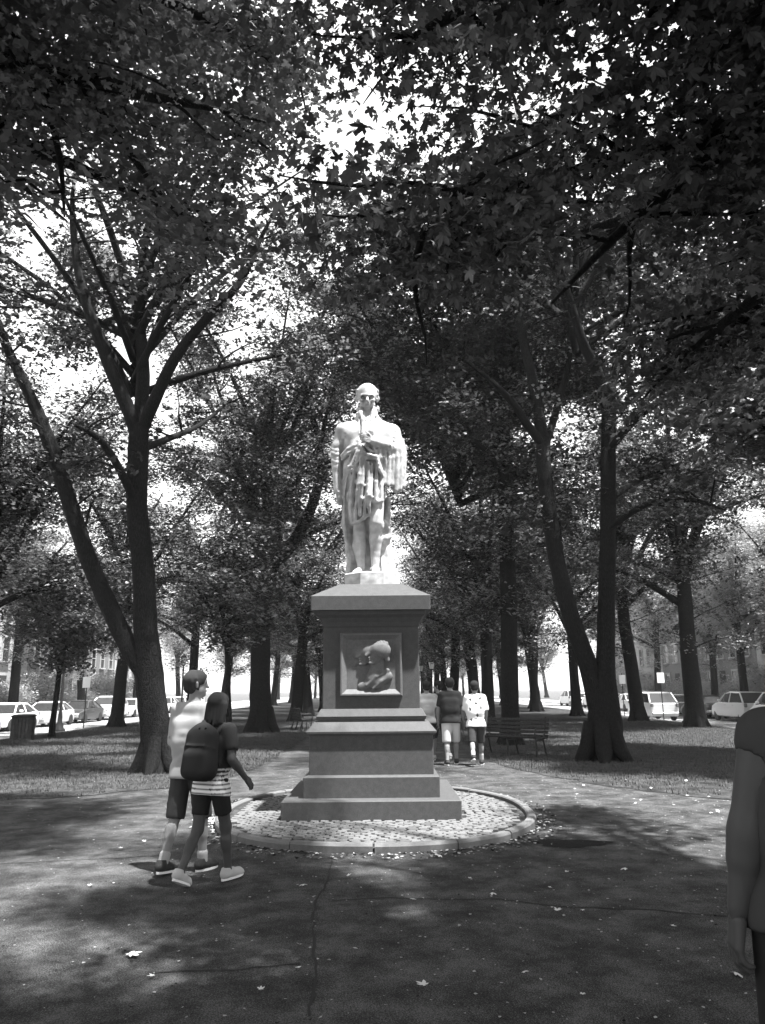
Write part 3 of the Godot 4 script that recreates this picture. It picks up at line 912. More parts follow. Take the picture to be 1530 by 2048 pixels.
	sch(h, [[588, 313, 0.16, 4], [612, 312, 0.175, 4], [638, 313, 0.16, 4]], 0.006, 1)
	sch(h, [[578, 288, 0.15, 4], [582, 310, 0.145, 4]], 0.012, 1)
	sch(h, [[646, 288, 0.15, 4], [642, 310, 0.145, 4]], 0.012, 1)
	for sgn in [-1, 1]:
		var ex: float = 612.0 + sgn * 94.0
		sch(h, [[ex, 246, -0.02, 15], [ex + sgn * 4, 262, -0.03, 16], [ex - sgn * 2, 286, -0.02, 10]], 0.01)
		for k in 7:
			sch(h, [[612 + sgn * (86 + 5 * (k % 2)), 186 + k * 13, 0.03 - 0.012 * (k % 3), 15 - k], [612 + sgn * 90, 192 + k * 13, -0.05, 17 - k]], 0.012)
	for k in 9:
		var an := -1.2 + k * 0.3
		sch(h, [[612 + sin(an) * 70, 222 - cos(an) * 84, -0.05, 12], [612 + sin(an) * 78, 235 - cos(an) * 70, -0.11, 13]], 0.015)
	sch(h, [[612, 320, 0.0, 54], [612, 385, -0.01, 56]], 0.03)
	h.net(0.0085, mb)
	put("figure", mb.mesh(), M.marble, t)

# ---------------------------------------------------------------- people: joints, then smooth bodies and clothes; they face -z, right is +x
func hand(s: SDF, w: Vector3, d: Vector3, n: Vector3, side: float, g: float, curl: float) -> void:
	var t := d.cross(n).normalized()   # towards the thumb
	if t.z > 0: t = -t
	for k in [-0.026, -0.009, 0.009, 0.026]:
		s.cap(w + (d * 0.02 + t * k * 0.7) * g, w + (d * 0.085 + t * k) * g, 0.0155 * g, 0.0125 * g, 0.012 * g)
	var L := [0.058, 0.074, 0.08, 0.071]
	for k in 4:
		var b: Vector3 = w + (d * (0.088 + 0.004 * (k % 3)) + t * (-0.029 + 0.0195 * k)) * g
		var dir := d
		var a := curl * (0.5 + 0.1 * (3 - k))
		var rad := 0.0092
		for j in 3:
			var ax := d.cross(n).normalized()
			dir = dir.rotated(ax, a if j else a * 0.7)
			var ln: float = L[k] * [0.46, 0.31, 0.23][j] * g
			s.cap(b, b + dir * ln, rad * g, (rad - 0.0008) * g, 0.004 * g)
			b += dir * ln
			rad -= 0.0008
	var tb := w + (d * 0.03 + t * 0.024) * g
	var td := (d * 0.72 + t * 0.55 + n * 0.35).normalized()
	s.cap(tb, tb + td * 0.045 * g, 0.015 * g, 0.0115 * g, 0.01 * g)
	s.cap(tb + td * 0.045 * g, tb + (td * 0.045 + (td + d * 0.6).normalized() * 0.036) * g, 0.011 * g, 0.0085 * g, 0.005 * g)

func joints(g: float, ps: Dictionary) -> Dictionary:
	var J := {}
	var lean: float = ps.get("lean", 0.04)
	var sway: float = ps.get("sway", 0.0)
	var pel := Vector3(0, 0.94, 0)
	var up := Vector3(sin(sway), cos(lean), -sin(lean)).normalized()
	J.pel = pel; J.up = up
	var tw: float = ps.get("twist", 0.0)
	var xr := Vector3(cos(tw), 0, -sin(tw))
	J.xr = xr
	for sd in [-1.0, 1.0]:
		var L: Array = ps["l_leg"] if sd < 0 else ps["r_leg"]
		var hip := pel + Vector3(0.092 * sd, -0.02, 0)
		var out: float = L[2] if L.size() > 2 else 0.02
		var kn := hip + Vector3(sd * out, -cos(L[0]), -sin(L[0])).normalized() * 0.43
		var an := kn + Vector3(sd * out * 0.3, -cos(L[0] - L[1]), -sin(L[0] - L[1])).normalized() * 0.42
		var A: Array = ps["l_arm"] if sd < 0 else ps["r_arm"]
		var sh: Vector3 = pel + up * 0.50 + xr * 0.185 * sd
		var ud := Vector3(sd * A[1], -cos(A[0]), -sin(A[0])).normalized()
		var el := sh + ud * 0.295
		var fa: float = A[0] + A[2]
		var inn: float = A[3] if A.size() > 3 else 0.0
		var fd := Vector3(sd * (A[1] * 0.6 - inn), -cos(fa), -sin(fa)).normalized()
		var k := "l" if sd < 0 else "r"
		J[k + "hip"] = hip; J[k + "kn"] = kn; J[k + "an"] = an; J[k + "sh"] = sh; J[k + "el"] = el; J[k + "wr"] = el + fd * 0.255; J[k + "fd"] = fd
		J[k + "pitch"] = L[3] if L.size() > 3 else 0.0
	var low := 9.0
	for k in ["l", "r"]:
		var toe: float = 0.16 * sin(J[k + "pitch"])
		low = minf(low, J[k + "an"].y - 0.085 + minf(toe, 0.0) - maxf(-toe, 0.0) * 0.0)
	for k in J:
		if J[k] is Vector3 and not (k in ["up", "xr", "lfd", "rfd"]): J[k] = (J[k] - Vector3(0, low, 0)) * g
	return J

func torso(s: SDF, J: Dictionary, g: float, fat := 0.0) -> void:
	var u: Vector3 = J.up * g; var x: Vector3 = J.xr * g; var p: Vector3 = J.pel
	s.cap(p - Vector3(0.07, 0.01, 0) * g, p + Vector3(0.07, -0.01, 0) * g, (0.105 + fat) * g, (0.105 + fat) * g, 0.05 * g)
	s.cap(p + u * 0.15 - x * 0.06, p + u * 0.15 + x * 0.06, (0.098 + fat) * g, (0.098 + fat) * g, 0.06 * g)
	s.cap(p + u * 0.35 - x * 0.09, p + u * 0.35 + x * 0.09, (0.112 + fat) * g, (0.112 + fat) * g, 0.06 * g)
	s.cap(p + u * 0.49 - x * 0.135, p + u * 0.49 + x * 0.135, (0.064 + fat) * g, (0.064 + fat) * g, 0.05 * g)
	s.cap(p + u * 0.52 - x * 0.03, p + u * 0.52 + x * 0.03, (0.06 + fat * 0.6) * g, (0.06 + fat * 0.6) * g, 0.06 * g)

func person(called: String, label: String, pos: Vector3, turn: float, g: float, ps: Dictionary, cl: Dictionary) -> Node3D:
	var t := thing(called, label, "person", pos, turn)
	var cell: float = cl.get("cell", 0.014)
	var J := joints(g, ps)
	var fat: float = cl.get("fat", 0.0)
	var s := SDF.new()
	torso(s, J, g, fat)
	var u: Vector3 = J.up * g
	var neck: Vector3 = J.pel + u * 0.53
	var hb := Basis(Vector3.UP, ps.get("head", 0.0)) * Basis(Vector3.RIGHT, ps.get("nod", 0.0))
	var hc: Vector3 = J.pel + u * 0.735 + Vector3(0, 0, -0.01) * g
	s.cap(neck, hc - u * 0.07, 0.060 * g, 0.053 * g, 0.03 * g)
	for k in ["l", "r"]:
		var sd := -1.0 if k == "l" else 1.0
		s.cap(J[k + "hip"], J[k + "kn"], (0.088 + fat) * g, 0.056 * g, 0.04 * g)
		s.cap(J[k + "kn"], J[k + "an"], 0.054 * g, 0.036 * g, 0.03 * g)
		var cf: Vector3 = J[k + "kn"].lerp(J[k + "an"], 0.3) + Vector3(0, 0, 0.016) * g
		s.cap(cf, J[k + "kn"].lerp(J[k + "an"], 0.45) + Vector3(0, 0, 0.012) * g, 0.05 * g, 0.046 * g, 0.03 * g)
		s.cap(J[k + "an"], J[k + "an"] + Vector3(0, -0.03, -0.03) * g, 0.038 * g, 0.036 * g, 0.02 * g)
		var am: float = cl.get("arm", 1.0)
		s.cap(J[k + "sh"], J[k + "el"], 0.053 * g * am, 0.041 * g * am, 0.035 * g)
		s.cap(J[k + "el"], J[k + "wr"], 0.042 * g * am, 0.028 * g * am, 0.02 * g)
		s.cap(J[k + "el"].lerp(J[k + "wr"], 0.15), J[k + "el"].lerp(J[k + "wr"], 0.4), 0.045 * g * am, 0.041 * g * am, 0.02 * g)
		s.cap(J[k + "wr"], J[k + "wr"] + J[k + "fd"] * 0.035 * g, 0.026 * g, 0.024 * g, 0.015 * g)
	var mb := s.net(cell)
	# head: skull, face, nose, ears
	var h := SDF.new()
	var H := func(x: float, y: float, z: float) -> Vector3: return hc + hb * Vector3(x, y, z) * g
	h.cap(H.call(0, 0.03, 0.02), H.call(0, 0.035, -0.015), 0.092 * g, 0.085 * g, 0.02 * g)
	h.cap(H.call(0, 0.0, -0.035), H.call(0, -0.075, -0.05), 0.066 * g, 0.045 * g, 0.03 * g)
	h.cap(H.call(-0.03, -0.06, -0.03), H.call(0.03, -0.06, -0.03), 0.045 * g, 0.045 * g, 0.03 * g)
	h.cap(H.call(0, -0.1, -0.075), H.call(0, -0.1, -0.08), 0.024 * g, 0.02 * g, 0.02 * g)
	h.cap(H.call(-0.035, 0.022, -0.085), H.call(0.035, 0.022, -0.085), 0.016 * g, 0.016 * g, 0.015 * g)
	h.cap(H.call(0, 0.01, -0.098), H.call(0, -0.03, -0.118), 0.01 * g, 0.014 * g, 0.01 * g)
	h.cap(H.call(-0.018, -0.065, -0.098), H.call(0.018, -0.065, -0.098), 0.01 * g, 0.01 * g, 0.006 * g)
	h.cap(H.call(0, -0.05, 0.0), neck + u * 0.03, 0.055 * g, 0.056 * g, 0.03 * g)
	for sd in [-1.0, 1.0]:
		h.cap(H.call(0.032 * sd, 0.004, -0.105), H.call(0.03 * sd, 0.004, -0.107), 0.016 * g, 0.016 * g, 0.008 * g, 1)
		h.cap(H.call(0.031 * sd, 0.003, -0.086), H.call(0.031 * sd, 0.003, -0.087), 0.012 * g, 0.012 * g, 0.003 * g)
		h.cap(H.call(0.084 * sd, 0.012, 0.01), H.call(0.082 * sd, -0.028, 0.004), 0.02 * g, 0.013 * g, 0.008 * g)
	h.net(minf(cell * 0.6, 0.008), mb)
	var hs := SDF.new()
	for k in ["l", "r"]:
		var sd := -1.0 if k == "l" else 1.0
		hand(hs, J[k + "wr"] + J[k + "fd"] * 0.015 * g, J[k + "fd"], Vector3(-sd, 0, 0.15).slide(J[k + "fd"]).normalized(), sd, g * (1.0 + 0.6 * (cl.get("arm", 1.0) - 1.0)), ps.get("curl", 0.35))
	hs.net(0.005 if cell < 0.016 else 0.007, mb)
	put("body", mb.mesh(), cl.skin, t)
	# shirt
	var sh := SDF.new()
	torso(sh, J, g, fat + 0.016)
	var drop: float = cl.get("shirt_drop", 0.1)
	var loose: float = cl.get("loose", 0.02)
	sh.cap(J.pel - Vector3(0.075, drop, 0) * g, J.pel - Vector3(-0.075, drop, 0) * g, (0.118 + loose + fat) * g, (0.118 + loose + fat) * g, 0.08 * g)
	sh.cap(J.pel + u * 0.2 - Vector3(0.08, 0, 0) * g, J.pel + u * 0.2 + Vector3(0.08, 0, 0) * g, (0.105 + loose + fat) * g, (0.105 + loose + fat) * g, 0.08 * g)
	for k in ["l", "r"]:
		var sd := -1.0 if k == "l" else 1.0
		var sl: float = cl.get("sleeve", 0.75)
		sh.cap(J[k + "sh"], J[k + "sh"].lerp(J[k + "el"], sl), 0.068 * g * sqrt(cl.get("arm", 1.0)), (0.060 + loose * 0.5) * g * sqrt(cl.get("arm", 1.0)), 0.04 * g)
		# creases
		for q in 4:
			var y0: float = -0.02 + q * 0.1
			sh.cap(J.pel + u * y0 + Vector3(sd * 0.15, 0, 0.055) * g, J.pel + u * (y0 + 0.09 - 0.03 * q) + Vector3(sd * 0.02, 0, 0.108) * g, 0.02 * g, 0.012 * g, 0.05 * g)
		sh.cap(J[k + "sh"].lerp(J[k + "el"], sl * 0.5) + Vector3(sd * 0.055, 0, 0.02) * g, J[k + "sh"].lerp(J[k + "el"], sl * 0.8) + Vector3(0, 0, 0.06) * g, 0.012 * g, 0.008 * g, 0.02 * g)
	sh.clips.append(Plane(Vector3(0, -1, 0.12).normalized(), -(J.pel.y - drop * g) * 0.993))
	# neck opening
	sh.cap(neck + u * 0.035 - Vector3(0, 0, 0.02) * g, neck + u * 0.13 - Vector3(0, 0, 0.05) * g, 0.064 * g, 0.07 * g, 0.01 * g, 1)
	# sleeve ends cut square
	for k in ["l", "r"]:
		var e0: Vector3 = J[k + "sh"].lerp(J[k + "el"], cl.get("sleeve", 0.75))
		sh.cap(e0 + (J[k + "el"] - J[k + "sh"]).normalized() * 0.075 * g, e0 + (J[k + "el"] - J[k + "sh"]).normalized() * 0.09 * g, 0.068 * g, 0.07 * g, 0.008 * g, 1)
	if cl.has("shirt_color"): sh.color_of = cl.shirt_color
	put("shirt", sh.net(cell).mesh(), cl.shirt, t)
	# shorts
	var so := SDF.new()
	so.cap(J.pel - Vector3(0.075, 0.02, 0) * g, J.pel + Vector3(0.075, -0.02, 0) * g, (0.116 + fat) * g, (0.116 + fat) * g, 0.05 * g)
	for k in ["l", "r"]:
		var e: float = cl.get("short_len", 0.9)
		var lo: Vector3 = J[k + "hip"].lerp(J[k + "kn"], e)
		so.cap(J[k + "hip"], lo, (0.104 + fat) * g, cl.get("hem", 0.086) * g, 0.035 * g)
		var dn: Vector3 = (J[k + "kn"] - J[k + "hip"]).normalized()
		so.cap(lo + dn * 0.09 * g, lo + dn * 0.12 * g, 0.09 * g, 0.09 * g, 0.006 * g, 1)
		for q in 3:
			so.cap(J[k + "hip"].lerp(lo, 0.3 + q * 0.25) + Vector3(-0.06, 0.01, 0.06) * g, J[k + "hip"].lerp(lo, 0.35 + q * 0.25) + Vector3(0.06, 0.02, 0.07) * g, 0.009 * g, 0.006 * g, 0.02 * g)
	so.clips.append(Plane(Vector3.UP, (J.pel.y + 0.09 * g)))
	put("shorts", so.net(cell).mesh(), cl.shorts, t)
	# shoes with pale soles, socks
	for k in ["l", "r"]:
		var an: Vector3 = J[k + "an"]
		var b := Basis(Vector3.UP, -0.12 if k == "r" else 0.12) * Basis(Vector3.RIGHT, J[k + "pitch"])
		var xf := Transform3D(b, an)
		var q := SDF.new()
		q.chain([[Vector3(0, -0.035, 0.045) * g, 0.042 * g], [Vector3(0, -0.035, -0.05) * g, 0.046 * g], [Vector3(0, -0.052, -0.14) * g, 0.044 * g], [Vector3(0, -0.062, -0.175) * g, 0.034 * g]], 0.03)
		q.cap(Vector3(0, -0.02, 0.03) * g, Vector3(0, 0.01, 0.025) * g, 0.046 * g, 0.046 * g, 0.03 * g)
		q.clips.append(Plane(Vector3.DOWN, 0.068 * g))
		q.clips.append(Plane(Vector3.UP, 0.028 * g))
		var sm := q.net(0.009)
		sm.shaped(xf)
		put("shoe", sm.mesh(), cl.shoes, t)
		var o := MB.new()
		var rr := []
		for y in [-0.086, -0.066]:
			var ring := []
			for j in 20:
				var a := TAU * j / 20.0
				var zz := cos(a); var wd := 0.05 - 0.006 * absf(zz) + (0.006 if zz < 0 else -0.002)
				ring.append(xf * (Vector3(sin(a) * wd, y, -0.06 + zz * 0.145) * g))
			rr.append(ring)
		o.skin(rr, true, false)
		put("sole", o.mesh(), cl.get("sole", M.white_paint), t)
		if cl.has("socks"):
			var so2 := SDF.new()
			var top: Vector3 = an.lerp(J[k + "kn"], cl.get("sock_len", 0.22))
			so2.cap(an, top, 0.046 * g, 0.05 * g, 0.02)
			put("sock", so2.net(0.01).mesh(), cl.socks, t)
	# hair
	var hr := SDF.new()
	hr.cap(H.call(0, 0.036, 0.024), H.call(0, 0.042, -0.014), 0.1 * g, 0.094 * g, 0.02 * g)
	hr.cap(H.call(0, -0.03, 0.04), H.call(0, 0.02, 0.04), 0.075 * g, 0.085 * g, 0.02 * g)
	if cl.get("long_hair", false):
		for q in 5:
			var x := -0.08 + q * 0.04
			hr.cap(H.call(x, 0.0, 0.055 - absf(x) * 0.4), H.call(x * 1.15, -0.17 - 0.02 * (q % 2), 0.075 - absf(x) * 0.3), 0.05 * g, 0.03 * g, 0.02 * g)
	for q in 10:
		var a := q * 0.63
		hr.cap(H.call(cos(a) * 0.05, 0.11, 0.01 + sin(a) * 0.05), H.call(cos(a) * 0.085, 0.05, 0.02 + sin(a) * 0.08), 0.014 * g, 0.02 * g, 0.012 * g)
	for q in 22:
		var a := -0.35 + q * 0.185
		var rr := 0.083 if q % 2 else 0.087
		var dn := -0.15 - 0.03 * (q % 3) if cl.get("long_hair", false) else -0.05 + 0.012 * (q % 3)
		hr.cap(H.call(cos(a) * 0.05, 0.115, 0.01 + sin(a) * 0.06), H.call(cos(a) * rr, 0.02, 0.015 + sin(a) * rr), 0.012 * g, 0.014 * g, 0.006 * g)
		hr.cap(H.call(cos(a) * rr, 0.02, 0.015 + sin(a) * rr), H.call(cos(a) * rr * (1.08 if dn < -0.1 else 0.9), dn, 0.02 + sin(a) * rr), 0.014 * g, 0.011 * g, 0.006 * g)
	# keep the face clear
	hr.cap(H.call(0, -0.02, -0.135), H.call(0, -0.12, -0.11), 0.08 * g, 0.085 * g, 0.015 * g, 1)
	hr.cap(H.call(-0.045, 0.01, -0.12), H.call(0.045, 0.01, -0.12), 0.05 * g, 0.05 * g, 0.01 * g, 1)
	if not cl.get("long_hair", false):
		hr.clips.append(Plane(hb * Vector3(0, -1, 0.25).normalized(), (hb * Vector3(0, -1, 0.25).normalized()).dot(H.call(0, -0.09, 0.06))))
	put("hair", hr.net(minf(cell * 0.6, 0.01)).mesh(), cl.get("hair", M.hair), t)
	t.set_meta("joints", J)
	return t

func people() -> void:
	# the man in the white shirt, seen from behind, looking to the right
	person("person", "person in a long white T-shirt, dark shorts and white socks walking left of the statue", Vector3(-1.83, 0, -7.66), -0.4, 1.0,
		{"l_leg": [-0.14, 0.22, 0.02, -0.1], "r_leg": [0.17, 0.1, 0.02, 0.0], "l_arm": [0.08, 0.10, 0.25], "r_arm": [-0.25, 0.1, 0.2], "head": -0.75, "lean": 0.02},
		{"skin": M.skin, "shirt": M.white_cloth, "shorts": M.dark_cloth, "shoes": M.black_rubber, "socks": M.white_cloth, "sock_len": 0.16, "sleeve": 1.02, "loose": 0.035, "shirt_drop": 0.14, "short_len": 1.0, "hem": 0.09, "fat": -0.008, "cell": 0.0135, "hair": M.hair_grey})
	# the woman beside him: dark hair, backpack, striped top
	var stripes := func(p: Vector3, _n: Vector3) -> Color:
		var w := 0.72 if fposmod(p.y, 0.036) < 0.022 and p.y < 0.95 else 0.03
		return Color(w, w, w)
	var w := person("person", "person with a black backpack over a striped top, striding beside the white T-shirt", Vector3(-1.53, 0, -7.2), -0.5, 0.885,
		{"l_leg": [-0.16, 0.4, 0.0, -0.4], "r_leg": [0.3, 0.16, 0.0, 0.06], "l_arm": [-0.1, 0.12, 0.4], "r_arm": [-0.22, 0.28, 1.0, 0.05], "lean": 0.07, "nod": -0.12},
		{"skin": M.skin_dark, "shirt": M.print_cloth, "shirt_color": stripes, "shorts": M.black_cloth, "shoes": M.grey_cloth, "sleeve": 0.6, "loose": 0.032, "shirt_drop": 0.13, "short_len": 0.62, "hem": 0.086, "fat": -0.01, "cell": 0.0125, "long_hair": true})
	var J: Dictionary = w.get_meta("joints")
	w.remove_meta("joints")
	var bp := thing("backpack", "black backpack worn over the striped top, left of the statue", "backpack", w.position, w.rotation.y)
	var b := SDF.new()
	var u: Vector3 = J.up * 0.885; var q: Vector3 = J.pel
	for k in 5:
		var x := -0.11 + k * 0.055
		b.cap(q + u * 0.12 + Vector3(x, 0, 0.18), q + u * (0.5 - absf(x) * 0.6) + Vector3(x * 0.9, 0, 0.165), 0.075, 0.066, 0.06)
		b.cap(q + u * 0.11 + Vector3(x * 0.75, 0, 0.235), q + u * 0.26 + Vector3(x * 0.75, 0, 0.24), 0.05, 0.045, 0.03)
	b.chain([[q + u * 0.33 + Vector3(-0.17, 0, 0.2), 0.008], [q + u * 0.36 + Vector3(-0.1, 0, 0.262), 0.008], [q + u * 0.36 + Vector3(0.1, 0, 0.262), 0.008], [q + u * 0.33 + Vector3(0.17, 0, 0.2), 0.008]], 0.006)
	b.chain([[q + u * 0.55 + Vector3(-0.03, 0, 0.17), 0.012], [q + u * 0.59 + Vector3(0, 0, 0.17), 0.012], [q + u * 0.55 + Vector3(0.03, 0, 0.17), 0.012]], 0.01)
	put("bag", b.net(0.014).mesh(), M.black_cloth, bp)
	for x in [-1.0, 1.0]:
		var st := SDF.new()
		st.chain([[q + u * 0.45 + Vector3(x * 0.1, 0, 0.13), 0.022], [q + u * 0.545 + Vector3(x * 0.1, 0, 0.02), 0.02], [q + u * 0.5 + Vector3(x * 0.1, 0, -0.085), 0.02], [q + u * 0.36 + Vector3(x * 0.12, 0, -0.145), 0.018], [q + u * 0.22 + Vector3(x * 0.16, 0, -0.09), 0.014], [q + u * 0.17 + Vector3(x * 0.15, 0, 0.1), 0.014]], 0.015)
		put("strap", st.net(0.012).mesh(), M.black_cloth, bp)
	# the passer-by at the right edge, mostly outside the picture
	person("person", "person in dark clothes cut off by the right edge, bare arm hanging", Vector3(1.39, 0, -2.72), 0.12, 1.01,
		{"l_leg": [0.12, 0.1, 0.02, 0.0], "r_leg": [-0.18, 0.2, 0.02, -0.15], "l_arm": [0.04, 0.27, 0.06, 0.0], "r_arm": [0.2, 0.12, 0.3], "lean": 0.02, "sway": 0.13, "curl": 0.7},
		{"skin": M.skin_dark, "shirt": M.dark_cloth, "shorts": M.black_cloth, "shoes": M.black_rubber, "sleeve": 0.1, "loose": 0.015, "short_len": 1.02, "hem": 0.095, "fat": 0.016, "arm": 1.28, "shirt_drop": 0.1, "cell": 0.0125})
	# four friends walking away on the path to the right of the pedestal
	person("person", "person in a plain white T-shirt half hidden behind the pedestal shaft", Vector3(0.98, 0, -18.3), 0.05, 1.0,
		{"l_leg": [-0.2, 0.3, 0.02, -0.2], "r_leg": [0.25, 0.1, 0.02], "l_arm": [0.2, 0.1, 0.3], "r_arm": [-0.2, 0.12, 0.15]},
		{"skin": M.skin, "shirt": M.white_cloth, "shorts": M.dark_cloth, "shoes": M.black_rubber, "sleeve": 0.8, "cell": 0.02})
	person("person", "person in dark clothes just behind the black T-shirt, face turned left", Vector3(1.29, 0, -18.75), 0.3, 1.0,
		{"l_leg": [0.25, 0.1, 0.02], "r_leg": [-0.25, 0.3, 0.02, -0.2], "l_arm": [-0.15, 0.12, 0.2], "r_arm": [0.1, 0.1, 0.2], "head": 0.9},
		{"skin": M.skin, "shirt": M.dark_cloth, "shorts": M.dark_cloth, "shoes": M.grey_cloth, "sleeve": 0.8, "cell": 0.02})
	person("person", "person in a black T-shirt and pale shorts walking away past the pedestal", Vector3(1.46, 0, -17.65), 0.0, 1.03,
		{"l_leg": [-0.12, 0.15, 0.02, -0.05], "r_leg": [0.24, 0.12, 0.04, 0.0], "l_arm": [0.05, 0.2, 0.3, 0.1], "r_arm": [-0.1, 0.2, 0.2]},
		{"skin": M.skin, "shirt": M.black_cloth, "shorts": M.pale_cloth, "shoes": M.black_rubber, "sleeve": 0.75, "loose": 0.03, "short_len": 1.0, "hem": 0.095, "fat": 0.008, "cell": 0.018})
	var prints := func(p: Vector3, n: Vector3) -> Color:
		var d := 1e9
		for k in [Vector3(0.01, 1.30, 1), Vector3(0.11, 1.2, 1), Vector3(0.03, 1.05, 1), Vector3(-0.1, 0.95, 1), Vector3(-0.11, 1.38, 1), Vector3(0.1, 1.4, 1), Vector3(-0.12, 1.18, 1), Vector3(0.02, 1.2, -1), Vector3(-0.08, 1.35, -1), Vector3(0.08, 1.05, -1)]:
			if n.z * k.z > -0.3: d = minf(d, Vector2((p.x - k.x) * 1.3, p.y - k.y).length() + 0.008 * sin(p.x * 160.0) + 0.008 * sin(p.y * 130.0))
		var w2 := 0.05 if d < 0.035 else 0.74
		return Color(w2, w2, w2)
	person("person", "person in a white shirt printed with small dark motifs and dark shorts, nearest the bench", Vector3(2.0, 0, -17.55), -0.05, 0.985,
		{"l_leg": [-0.28, 0.5, 0.02, -0.4], "r_leg": [0.2, 0.1, 0.03, 0.0], "l_arm": [0.15, 0.18, 0.2], "r_arm": [-0.1, 0.16, 0.5, 0.1], "nod": -0.15},
		{"skin": M.skin, "shirt": M.print_cloth, "shirt_color": prints, "shorts": M.dark_cloth, "shoes": M.black_rubber, "socks": M.white_cloth, "sock_len": 0.3, "sleeve": 0.85, "loose": 0.035, "shirt_drop": 0.14, "short_len": 1.0, "cell": 0.016})
	for c in get_children():
		if c.has_meta("joints"): c.remove_meta("joints")

# ---------------------------------------------------------------- trees
var openings := []        # gaps in the canopy through which the sun comes down
var leaf_mesh: Array = []
var sprig: Array = []
var near_left := 0

func maple_leaf(bend: float, sd: int) -> ArrayMesh:
	var mb := MB.new()
	var r := RandomNumberGenerator.new(); r.seed = sd
	var pts := []
	for q in [[-90, 0.10], [-62, 0.34], [-28, 0.60], [-6, 0.36], [12, 0.62], [30, 0.84], [44, 0.70], [58, 0.42], [74, 0.74], [90, 1.0], [106, 0.74], [122, 0.42], [136, 0.70], [150, 0.84], [168, 0.62], [186, 0.36], [208, 0.60], [242, 0.34]]:
		var a := deg_to_rad(q[0] + r.randf_range(-3, 3)); var rad: float = q[1] * r.randf_range(0.92, 1.06)
		var p := Vector3(cos(a) * rad, 0, -sin(a) * rad)
		p.y = -bend * rad * rad - 0.22 * absf(p.x) * bend * 2.0 + 0.1 * absf(p.x)
		pts.append(p * 0.5)
	var c := Vector3(0, 0.03, 0.03)
	for k in pts.size(): mb.tri(c, pts[k], pts[(k + 1) % pts.size()])
	mb.tri(Vector3(-0.006, 0, 0.04), Vector3(0.006, 0, 0.04), Vector3(0.01, 0.05, 0.55))
	return mb.mesh()

func make_leaves() -> void:
	for k in 4: leaf_mesh.append(maple_leaf(0.1 + 0.14 * k, k + 3))
	for q in 4:
		var mb := MB.new()
		for k in 18:
			var an := rnd(0, TAU); var rad := 0.5 * sqrt(rng.randf())
			var p := Vector3(cos(an) * rad, rnd(-0.12, 0.12) - rad * 0.25, sin(an) * rad)
			var b := Basis.from_euler(Vector3(rnd(-0.65, 0.65), rnd(0, TAU), rnd(-0.65, 0.65))) * rnd(0.06, 0.12)
			var o := [Vector3(0, 0, 0.5), Vector3(0.52, -0.06, 0.16), Vector3(0.2, 0, 0.0), Vector3(0.36, -0.08, -0.42), Vector3(0, 0, -0.2), Vector3(0, -0.1, -0.75), Vector3(-0.36, -0.08, -0.42), Vector3(-0.2, 0, 0), Vector3(-0.52, -0.06, 0.16)]
			var w := []
			for e in o: w.append(p + b * e)
			mb.tri(w[0], w[1], w[2]); mb.tri(w[2], w[3], w[4]); mb.tri(w[4], w[3], w[5]); mb.tri(w[4], w[5], w[6])
			mb.tri(w[6], w[7], w[4]); mb.tri(w[7], w[8], w[0]); mb.tri(w[0], w[2], w[7]); mb.tri(w[2], w[4], w[7])
		sprig.append(mb.mesh())

func open_at(p: Vector3) -> bool:
	for o in openings:
		var ab: Vector3 = o[1] - o[0]
		var t := clampf((p - o[0]).dot(ab) / ab.length_squared(), 0.0, 1.0)
		if (p - o[0] - ab * t).length() < o[2] * rnd(0.8, 1.25): return rng.randf() < o[3]
	return false

func in_gap(p: Vector3) -> bool:
	for o in openings:
		var ab: Vector3 = o[1] - o[0]
		var t := clampf((p - o[0]).dot(ab) / ab.length_squared(), 0.0, 1.0)
		if (p - o[0] - ab * t).length() < o[2] * 0.75: return true
	return false

func sun_gap(p: Vector3, r: float, share := 0.95) -> void:
	openings.append([p, p + SUN * 26.0, r + 0.5, share])

